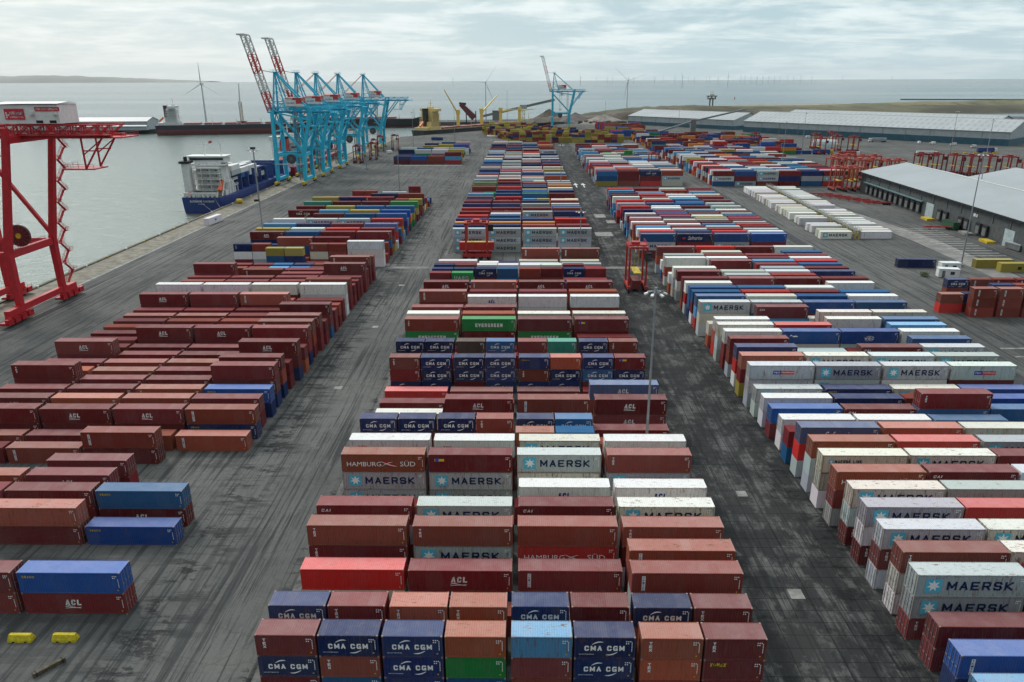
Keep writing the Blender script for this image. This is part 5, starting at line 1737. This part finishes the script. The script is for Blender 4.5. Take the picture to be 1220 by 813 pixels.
def hull_mat(name, topc, lowc, zl):
    mt, k, b = new_mat(name)
    P = k.n('ShaderNodeNewGeometry').outputs['Position']; z = k.n('ShaderNodeSeparateXYZ', {0: P}).outputs[2]
    c = k.mix(k.ramp(z, zl - .1, zl + .1), lowc, topc)
    c = k.mix(k.math('MULTIPLY', k.ramp(k.noise(k.scale(P, (.3, .3, 1)), .8, 6, .7), .55, .7), .35), c, (.22, .14, .11))
    link(k, c, b.inputs['Base Color']); b.inputs['Roughness'].default_value = .5
    return mt


# feeder ship, stern towards us
t = empty('container_ship', (-164.8, 381, -4.5), PI / 2, label='small dark blue container ship with white deckhouse moored at the quay', cat='ship')
FB, FL = 25.0, 134
hull('hull', FL, FB, 8.0, -4.0).build('hull', hull_mat('feeder_hull', (.018, .045, .21), (.28, .04, .04), -4.6), t)
v, f = stroke_geo('KATHERINE BORCHARD', 12.5, 1.0, .22)
me = MB().add([(-1.35, 5.6 - p[0], 5.6 + p[1]) for p in v], f).mesh('lettering', M_decal); set_colors(me, WHT); q = bpy.data.objects.new('lettering', me); C.objects.link(q); q.parent = t
v, f = text_geo('ST. JOHNS', 3.4, .5)
me = MB().add([(-1.30, 1.6 - p[0], 4.4 + p[1]) for p in v], f).mesh('lettering', M_decal); set_colors(me, WHT); q = bpy.data.objects.new('lettering', me); C.objects.link(q); q.parent = t
mb = MB(); mb.rail([(-.8, -8.2, 8.1), (-.8, 8.2, 8.1)], 1.6, .35)
for y in np.linspace(-8.2, 8.2, 8): mb.cbox(-.5, y, 9.0, .8, .8, 1.9)
mb.box(-.9, -.1, -8.6, 8.6, 9.9, 10.4); mb.build('stern_bulwark', M_white, t)
MB().box(0, 20, -9.8, 9.8, 7.9, 8.15).build('aft_deck', plain('deck_green', (.10, .12, .10), .8), t)
dh = MB(); dh.box(9.5, 20, -8, 5, 8, 24.5); dh.box(7.5, 22, -9.9, 9.6, 8, 10.8); dh.box(12, 21, -9.6, 7, 10.8, 14); dh.box(14, 20.5, 5, 8.6, 14, 20); dh.box(8.6, 20.6, -10.4, 9.6, 23.0, 23.4); dh.box(11, 19, -9.8, 8.8, 24.3, 27.2); dh.box(10, 20, -10.6, 10.2, 27.2, 27.6)
do = dh.build('deckhouse', M_white, t)
for i in range(5):
    z = 10.6 + i * 2.8; d_ = MB(); d_.box(5.5, 9.6, -8.6, 5.6, z, z + .22); d_.rail([(5.5, -8.6, z + .2), (5.5, 5.6, z + .2)], 1.0, .14)
    for y in (-8.4, -3.5, 1, 5.4): d_.bar((5.7, y, z - 2.6), (5.7, y, z), .25)
    d_.build('balcony', M_white, do)
    for y in (-5.6, -1.2, 2.6): MB().box(9.42, 9.5, y, y + .55, z + 1.1, z + 1.75).build('window', M_gl, do)
MB().box(10.94, 11.0, -9.2, 8.2, 25.4, 26.6).build('bridge_window', M_gl, do)
fn = MB(); fn.add([(4, 5.8, 8), (9, 5.8, 8), (9, 9.8, 8), (4, 9.8, 8), (3.2, 6.4, 24.5), (8.0, 6.4, 24.5), (8.0, 9.6, 24.5), (3.2, 9.6, 24.5)], [(0, 3, 2, 1), (4, 5, 6, 7), (0, 1, 5, 4), (1, 2, 6, 5), (2, 3, 7, 6), (3, 0, 4, 7)])
fo = fn.build('funnel', M_white, t); MB().box(2.4, 8.8, 5.6, 10.4, 24.5, 25.6).build('funnel_cap', M_dark, fo)
for q in (4.5, 6.4): MB().tube((q, 8, 25.5), (q, 8, 27.8), .55, n=8).build('exhaust_pipe', M_dark, fo)
MB().tube((16, 2, 27.5), (16, 2, 36.5), .35, .12).build('mast', M_white, t); MB().tube((15, -7, 27.5), (15, -7, 34), .4, .2).build('mast', M_white, t); MB().bar((16, -1, 33), (16, 5, 33), .2).build('yard_arm', M_white, t)
MB().add([(15.9, -.8, 33.4), (15.9, -2.6, 33.8), (15.9, -2.6, 35.0), (15.9, -.8, 34.6)], [(0, 1, 2, 3)]).build('flag', M_rw_red, t)
lb_ = MB(); lb_.bar((9, -8.2, 15.0), (4, -8.2, 10.6), 1.9, 1.9); lb_.build('lifeboat', plain('lifeboat_orange', (.75, .16, .07), .5), t)
ra = MB(); ra.bar((11, -9.6, 19), (3.4, -9.6, 8.2), .4); ra.bar((11, -7.0, 19), (3.4, -7.0, 8.2), .4); ra.bar((13, -9.6, 24), (9, -9.6, 8.2), .35); ra.bar((15, -9.6, 24), (19, -9.6, 8.2), .35); 
for q in (12, 16, 20, 24): ra.bar((q, -10.2, 8), (q, -10.2, 17 - (q - 12) * .5), .35)
for z in (11.5, 14.5): ra.bar((8, -10.2, z), (25, -10.2, z), .3); ra.rail([(8, -10.3, z), (25, -10.3, z)], 1.0, .12)
ra.build('davit_frame', M_white, t)
MB().tube((1.5, 6.4, 8.0), (1.5, 6.4, 10.6), .9, n=8).build('winch', M_rw_red, t)
for i in range(8):
    x = 30 + i * 10.6
    MB().box(x, x + .9, -10.4, 10.4, 8.0, 15 + (i % 3)).build('lashing_bridge', plain('ship_blue', (.03, .07, .22), .6), t)
shipc = random.Random(31)
for bay in range(6):
    for rw in range(7):
        n = shipc.choice((3, 3, 4, 4)) if bay else 4 + (rw < 2)
        for tier in range(n):
            code = shipc.choice(['w', 'w', 'w', 'g', 'b', 'n']) if tier >= n - 2 and bay < 4 else shipc.choice(['B', 'n', 'n', 'b', 'n'])
            x = 21.6 + bay * 13.4; y = -8.9 + rw * 2.55; H = 2.6
            root = None
            lab = f'{PAL[code][1]} container on the blue ship, {ORD[tier + 1]} tier, {ORD[rw + 1]} row, {ORD[bay + 1]} bay'
            wx = -164.8 - y - 2.44; wy = 381 + x
            if bay < 4 and tier >= n - 2:
                r0 = empty('deck_container', (wx, wy, 3.9 + tier * 2.61), label=lab, cat='shipping container', group='containers on the blue ship')
                cm_ = MB().box(0, 2.44, 0, 12.1, 0, 2.59).mesh('wall', M_wall); o_ = bpy.data.objects.new('wall', cm_); C.objects.link(o_); o_.parent = r0; o_.color = (*PAL[code][0], 1); o_['wear'] = .3
                cm_ = MB().box(.12, 2.32, -.05, 0, .12, 2.48).mesh('door', M_wall); o_ = bpy.data.objects.new('door', cm_); C.objects.link(o_); o_.parent = r0; o_.color = (*[min(1, z_ * .9) for z_ in PAL[code][0]], 1); o_['wear'] = .3
for mx, my, mx2, my2 in ((-168, 380.3, -149.2, 355), (-158, 380.3, -149.2, 365)):
    MB().bar((mx, my, 3.2), (mx2, my2, .6), .1).build('mooring_rope', M_rope, label='mooring rope from the blue ship stern to the quay' + (' farther out' if mx < -160 else ' nearer the kerb'), cat='rope')
t = empty('quay_buoy', (-146.5, 383.5, 0), label='round yellow fender buoy resting on the quay by the blue ship', cat='buoy')
MB().tube((-1.2, 0, 1.2), (1.4, .4, 1.2), 1.25, 1.25, n=14).build('drum', M_yel, t); MB().tube((-1.5, 0, 1.2), (-1.2, 0, 1.2), .9, 1.2, n=14).build('end_cap', M_yel, t)


def bulker(loc, rz, L, B, fb, mat_h, sup, label, cranes, hatchc, househ=17, crane_col=None, cs=1.0, name='bulk_carrier', funnel=M_rw_red):
    t = empty(name, loc, rz, label=label, cat='ship')
    hull('hull', L, B, fb, -2).build('hull', mat_h, t)
    d_ = MB(); d_.box(9, 27, -B * .4, B * .4, fb, fb + 4); d_.box(11, 25, -B * .36, B * .36, fb + 4, fb + 9); d_.box(14, 25, -B * .33, B * .33, fb + 9, fb + househ - 4); d_.box(16, 25, -B * .5, B * .5, fb + househ - 4, fb + househ - 1)
    d_.box(19, 23, -4, 4, fb + househ - 1, fb + househ + 1); o_ = d_.build('deckhouse', sup, t)
    MB().box(25.0, 25.08, -B * .47, B * .47, fb + househ - 2.8, fb + househ - 1.6).build('bridge_window', M_gl, o_)
    for j in range(4):
        for s_ in (-1, 1): MB().box(16.5, 23.5, s_ * B * .302 - .03, s_ * B * .302 + .03, fb + 5.2 + j * 2.4 if j > 1 else fb + 5 + j * 1.4, fb + 5.9 + j * 2.4 if j > 1 else fb + 5.5 + j * 1.4).build('window', M_gl, o_)
    MB().tube((21, 0, fb + househ + 1), (21, 0, fb + househ + 9), .5, .2).build('mast', sup, t)
    MB().bar((21, -3.5, fb + househ + 5), (21, 3.5, fb + househ + 5), .4).build('yard_arm', sup, t)
    for j in range(int((househ - 8) / 2.9)):
        z = fb + 6 + j * 2.9; dk_ = MB(); dk_.box(11.5 + j * .5, 26 - (j % 2) * .4, -B * .40, B * .40, z, z + .3)
        for s_ in (-1, 1): dk_.rail([(12, s_ * B * .395, z + .3), (26, s_ * B * .395, z + .3)], 1.0, .15); dk_.bar((13, s_ * B * .38, z - 2.6), (13, s_ * B * .38, z), .3); dk_.bar((24, s_ * B * .38, z - 2.6), (24, s_ * B * .38, z), .3)
        dk_.build('deck', sup, o_)
    MB().box(2, 9, -B * .34, B * .34, fb, fb + 3).build('poop_house', sup, t)
    for q_ in (.36, .52, .68, .84):
        MB().tube((L * q_, -B * .42, fb), (L * q_, -B * .42, fb + 7), .5, .3, n=6).build('vent_post', sup, t)
    MB().tube((L * .955, 0, fb), (L * .955, 0, fb + 13), .5, .25, n=6).build('foremast', sup, t)
    f_ = MB(); f_.box(9.5, 14, -2.6, 2.6, fb + 4, fb + househ - 2); fo_ = f_.build('funnel', funnel, t); MB().box(9.3, 14.2, -2.8, 2.8, fb + househ - 2, fb + househ - .6).build('funnel_cap', M_dark, fo_)
    MB().bar((2, 0, fb + 4), (8, 0, fb + 9), 2.0, 2.0).build('lifeboat', plain('lifeboat_orange', (.75, .16, .07), .5), t)
    n = 5
    for i in range(n):
        x = 32 + i * (L - 62) / n; MB().box(x, x + (L - 62) / n * .78, -B * .33, B * .33, fb, fb + 2.2).build('hatch_cover', hatchc, t)
    MB().rail([(28, -B / 2 + .4, fb), (L * .8, -B / 2 + .4, fb)], 1.1, .12).build('handrail', sup, t)
    for x, ang, side in cranes:
        cm = crane_col or M_yel
        co = MB().bar((x, 0, fb), (x, 0, fb + 15 * cs), 3.2, 3.2, 2.6, 2.6).build('deck_crane', cm, t)
        MB().box(x - 1.8, x + 1.8, -2, 2, fb + 13 * cs, fb + 13 * cs + 5).build('crane_cab', cm, co)
        MB().bar((x, 0, fb + 13 * cs), (x + 26 * cs * math.cos(R(ang)), side, fb + 13 * cs + 26 * cs * math.sin(R(ang))), 2.0, 1.6, 1.0, .8).build('crane_jib', cm, co)
    return t


hA = hull_mat('bulker_hull_a', (.035, .035, .05), (.17, .045, .045), 1.8)
hB = hull_mat('bulker_hull_b', (.022, .022, .03), (.15, .03, .03), -3.2)
hC = hull_mat('bulker_hull_c', (.03, .035, .04), (.13, .04, .04), -3.5)
M_rhatch = plain('hatch_red', (.26, .09, .08), .6, rust=.4)
M_cream = plain('superstructure_cream', (.74, .58, .26), .55, rust=.15)
bulker((-461, 968, -5), math.atan2(42, 120) * .72, 185, 28, 12, hA, M_white, 'black and dark red bulk ship with white deckhouse across the dock', [], M_rhatch, househ=24, funnel=plain('funnel_dark', (.12, .03, .05), .6))
bulker((-322, 1118, -5), 0, 172, 30, 12, hB, M_clad, 'long black-hulled bulk ship lying behind the turquoise cranes', [], M_rhatch, househ=13)
bulker((-123, 905, -5), math.atan2(200, 158), 220, 27, 8.5, hC, M_cream, 'grey-hulled bulk ship with cream deckhouse and yellow deck cranes', [(68, 118, 8), (112, 40, -6), (150, 4, 0), (190, 2, 0)], M_rhatch, househ=25, cs=1.25, crane_col=plain('deck_crane_yellow', (.80, .58, .14), .5), funnel=plain('funnel_black', (.03, .03, .03), .6))
t = bulker((-165, 515, -5), PI / 2, 165, 24, 9, hull_mat('red_ship_hull', (.48, .03, .04), (.25, .03, .03), -4), M_white, 'red-hulled container ship moored behind the turquoise cranes', [], M_rhatch, househ=20, name='container_ship')
v, f = stroke_geo('HAMBURG SÜD', 34, 3.6)
me = MB().add([(70 + p[0], -12.4, 3.2 + p[1]) for p in v], f).mesh('lettering', M_decal); set_colors(me, WHT); q = bpy.data.objects.new('lettering', me); C.objects.link(q); q.parent = t

# shore cranes at the far berth (lattice jib and harbour crane)
for x, y, h_, lb, jib in ((-366, 1002, 34, 'slim upright grey harbour crane behind the dark red ship', (1, 0, 22)), (-318, 1015, 16, 'white harbour crane with long raised jib behind the dark red ship', (-26, 0, 34))):
    t = empty('harbour_crane', (x, y, 0), label=lb, cat='harbour crane')
    mb = MB(); mb.lattice((0, 0, 10), (0, 0, h_), 3, 3, 6, .5); mb.build('tower', plain('crane_cream', (.45, .40, .32), .6), t)
    MB().box(-5, 5, -5, 5, 0, 10).build('machinery_base', plain('crane_brown', (.22, .08, .07), .6, rust=.4), t)
    MB().bar((0, 0, h_), (jib[0], jib[1], h_ + jib[2]), 1.6, 1.6, .8, .8).build('jib', M_white, t)
t = empty('grab_unloader', (-70, 1140, 0), label='dark red sloping ship unloader behind the yellow deck cranes', cat='unloader')
MB().bar((-22, 0, 26), (-2, 0, 6), 6, 6, 9, 9).build('chute', plain('unloader_red', (.15, .035, .04), .6), t)
MB().bar((-24, 0, 27), (-14, 0, 26), 3).build('arm', M_dark, t)
for x in (-14, 0): MB().bar((x, 0, 0), (x, 0, 16), 1.4).build('leg', M_dark, t)
t = empty('conveyor_bridge', (0, 0, 0), label='long grey inclined conveyor gallery rising to the right behind the yellow ship', cat='conveyor')
MB().bar((-60, 1160, 8), (42, 1070, 33), 3.2, 3.0).build('gallery', M_grey, t)
MB().lattice((0, 1107, 0), (0, 1107, 21), 4, 4, 5, .6).build('trestle', M_yel, t); MB().box(-5, 5, 1100, 1112, 20, 26).build('transfer_house', M_clad, t)
MB().lattice((-40, 1142, 0), (-40, 1142, 12), 3, 3, 4, .5).build('trestle', M_grey, t)
t = empty('hopper_building', (-38, 1118, 0), label='grey tilted hopper building behind the yellow deck cranes', cat='building')
MB().bar((0, 0, 4), (0, 0, 17), 13, 9).build('wall', M_grey, t); MB().box(-7, 7, -5, 5, 17, 18).build('roof', M_clad, t)
t = empty('conveyor_bridge', (150, 905, 0), label='dark inclined conveyor climbing against the white shed roofs', cat='conveyor')
MB().bar((0, -30, 2), (48, 0, 13), 1.8).build('gallery', M_grey, t); MB().bar((48, 0, 13), (125, 60, 24), 1.8).build('gallery', M_grey, t)
MB().box(45, 51, -3, 3, 0, 15).build('transfer_tower', M_grey, t)


def cone(name, x, y, r_, h_, mat, label):
    mb = MB(); n = 28; rr = random.Random(int(x * 7)); mb.v.append((0, 0, h_))
    for ring in range(1, 6):
        for i in range(n):
            a = 2 * PI * i / n; q = r_ * ring / 5 * rr.uniform(.93, 1.07); mb.v.append((q * math.cos(a), q * math.sin(a) * .8, h_ * (1 - ring / 5) * rr.uniform(.9, 1.05)))
    for i in range(n): mb.f.append((0, 1 + i, 1 + (i + 1) % n))
    for ring in range(4):
        for i in range(n): a = 1 + ring * n; mb.f.append((a + i, a + n + i, a + n + (i + 1) % n, a + (i + 1) % n))
    o = mb.build(name, mat, label=label, cat='spoil heap'); o.location = (x, y, 0); return o


cone('gravel_heap', 40, 1190, 30, 17, M_heap, 'pointed brown heap of ore behind the yellow ship')
cone('gravel_heap', 78, 1165, 26, 13, plain('slate_heap', (.16, .14, .14), .95), 'grey-brown heap of ore behind the lone turquoise crane')
cone('gravel_heap', 118, 1140, 34, 11, M_pale, 'broad pale gravel heap to the right of the lone turquoise crane')
cone('gravel_heap', 100, 1095, 22, 6, M_pale, 'low pale rubble heap in front of the broad gravel heap')
rb = random.Random(77)
for i in range(26):
    x = rb.uniform(78, 142); y = 1075 + rb.uniform(-8, 40)
    mb = MB()
    for _ in range(150):
        a = rb.uniform(0, 2 * PI); r_ = 3.2 * rb.random() ** .5; z = rb.uniform(.2, 3.6); p = Vector((r_ * math.cos(a), r_ * math.sin(a), z))
        u_ = Vector((rb.uniform(-1, 1), rb.uniform(-1, 1), rb.uniform(-1, 1))).normalized() * .7; v_ = u_.orthogonal().normalized() * .45
        mb.add([p - u_, p - v_, p + u_, p + v_], [(0, 1, 2, 3)])
    t = empty('scrub_bush', (x, y, 0), label='brown leafless scrub bush at the foot of the gravel heaps', cat='bush', group='scrub bushes at the gravel heaps')
    mb.build('foliage', plain('scrub_twigs', (.11, .085, .055), .95), t)
    MB().tube((0, 0, 0), (0, 0, 1.6), .2, .1, n=5).build('trunk', plain('scrub_stem', (.08, .06, .04), .9), t)

# radar tower
t = empty('radar_tower', (360, 1500, 5), label='pale concrete radar tower with open platform on the dunes', cat='tower')
for s in (-1, 1): MB().bar((s * 3, 0, 0), (s * 2.6, 0, 20), 2.2).build('column', M_pale_c, t)
MB().box(-7.5, 7.5, -5, 5, 17, 19).build('platform', M_pale_c, t); MB().box(-9, 9, -5, 5, 22, 24).build('platform', M_pale_c, t)
for x in (-7, 0, 7): MB().box(x - .6, x + .6, -3, 3, 19, 22).build('support', M_pale_c, t)
MB().box(-4, 4, -3, 3, 24, 27).build('cabin', M_white, t); MB().bar((0, 0, 27), (0, 0, 32), .6).build('antenna', M_white, t); MB().bar((-4, 0, 29), (4, 0, 29), .8).build('radar_scanner', M_white, t)

# ------------------------------------------------------------------ wind turbines
M_tur = plain('turbine_white', (.62, .64, .65), .5, var=.05)


def turbine(x, y, hub, blade, rot, label, group, z=0, base_r=2.0, big=True):
    t = empty('wind_turbine', (x, y, z), label=label, cat='wind turbine', group=group)
    MB().tube((0, 0, 0), (0, 0, hub - z), base_r, base_r * .55, n=10).build('tower', M_tur, t)
    MB().cbox(0, 1, hub - z + 1, base_r * 1.8, base_r * 4.5, base_r * 1.8).build('nacelle', M_tur, t)
    for i in range(3):
        a = R(rot + 120 * i); mb = MB(); p0 = Vector((0, -base_r * 1.6, hub - z + 1)); p1 = p0 + Vector((math.sin(a), 0, math.cos(a))) * blade
        mb.bar(p0, p0.lerp(p1, .25), base_r * .5, base_r * .5, base_r * 1.0, base_r * .35); mb.bar(p0.lerp(p1, .25), p1, base_r * 1.0, base_r * .35, base_r * .2, base_r * .15)
        mb.build('blade', M_tur, t)


for a in (((-474, 1150), 54, 30, 0, 'white wind turbine with one blade upright behind the dark red ship', 1.5), ((-58.6, 1215), 54, 33, 35, 'white wind turbine behind the cream and yellow bulk ship', .95), ((179, 1350), 56, 32, -48, 'white wind turbine above the dunes left of the radar tower', 1.0)):
    turbine(*a[0], a[1], a[2], a[3], a[4], 'wind turbines on the shore', 0, a[5])
ro = random.Random(17)
off_x = [692, 711, 724, 730, 749, 755, 780, 790, 804, 813, 820, 827, 841, 845, 855, 867, 882, 887, 894, 901, 908, 915, 922, 928, 937, 944, 953, 966, 1002, 540, 1060]
for i, px in enumerate(off_x):
    Y = ro.uniform(9500, 13500); h_ = 72
    X = (px - 624) / F_PX * (Y * cp) * 1.0
    big = px in (692, 813, 867)
    if big: Y *= .72; X *= .72
    turbine(X, Y, h_, 42, ro.uniform(0, 120), 'tiny pale offshore wind turbine on the horizon of the open sea', 'offshore wind turbines along the horizon', -5, 2.6 if not big else 2.8)

# ------------------------------------------------------------------ groyne and beacon, far boat
MB().bar((1170, 2440, -4), (2300, 2150, -4), 4, 3.5).build('groyne', plain('groyne_rock', (.08, .075, .07), .9), kind='structure')
t = empty('marker_buoy', (700, 2600, -5), label='small red navigation buoy on the open sea right of the radar tower', cat='buoy')
MB().tube((0, 0, 0), (0, 0, 6), 2.0, .8).build('body', M_rw_red, t); MB().tube((0, 0, 6), (0, 0, 9), .4, .3).build('topmark', M_rw_red, t)

# small things round the quay
for x, y, lb in ((-96, 800, 'navy box skip on the open quay in front of the black ship'),):
    t = empty('box_skip', (x, y, 0), label=lb, cat='skip'); MB().box(0, 12, 0, 3, .2, 2.8).build('body', M_nv, t); MB().box(-.1, 12.1, -.1, 3.1, 2.8, 3.0).build('rim', M_dark, t)

# ------------------------------------------------------------------ haze: sea air that pales the far shore
HAZE = True
if HAZE:
    hm = bpy.data.materials.new('haze'); hm.use_nodes = True; hm.node_tree.nodes.clear(); k = NT(hm.node_tree)
    pv = k.n('ShaderNodeVolumePrincipled', {'Color': (.97, .99, 1.0, 1), 'Density': .000014, 'Anisotropy': .3})
    k.n('ShaderNodeOutputMaterial', {'Volume': pv.outputs[0]})
    mb = MB().box(-41000, 41000, -3100, 31200, -12, 420)
    mb.build('haze', hm, label='thin pale sea haze over the whole harbour', kind='stuff')
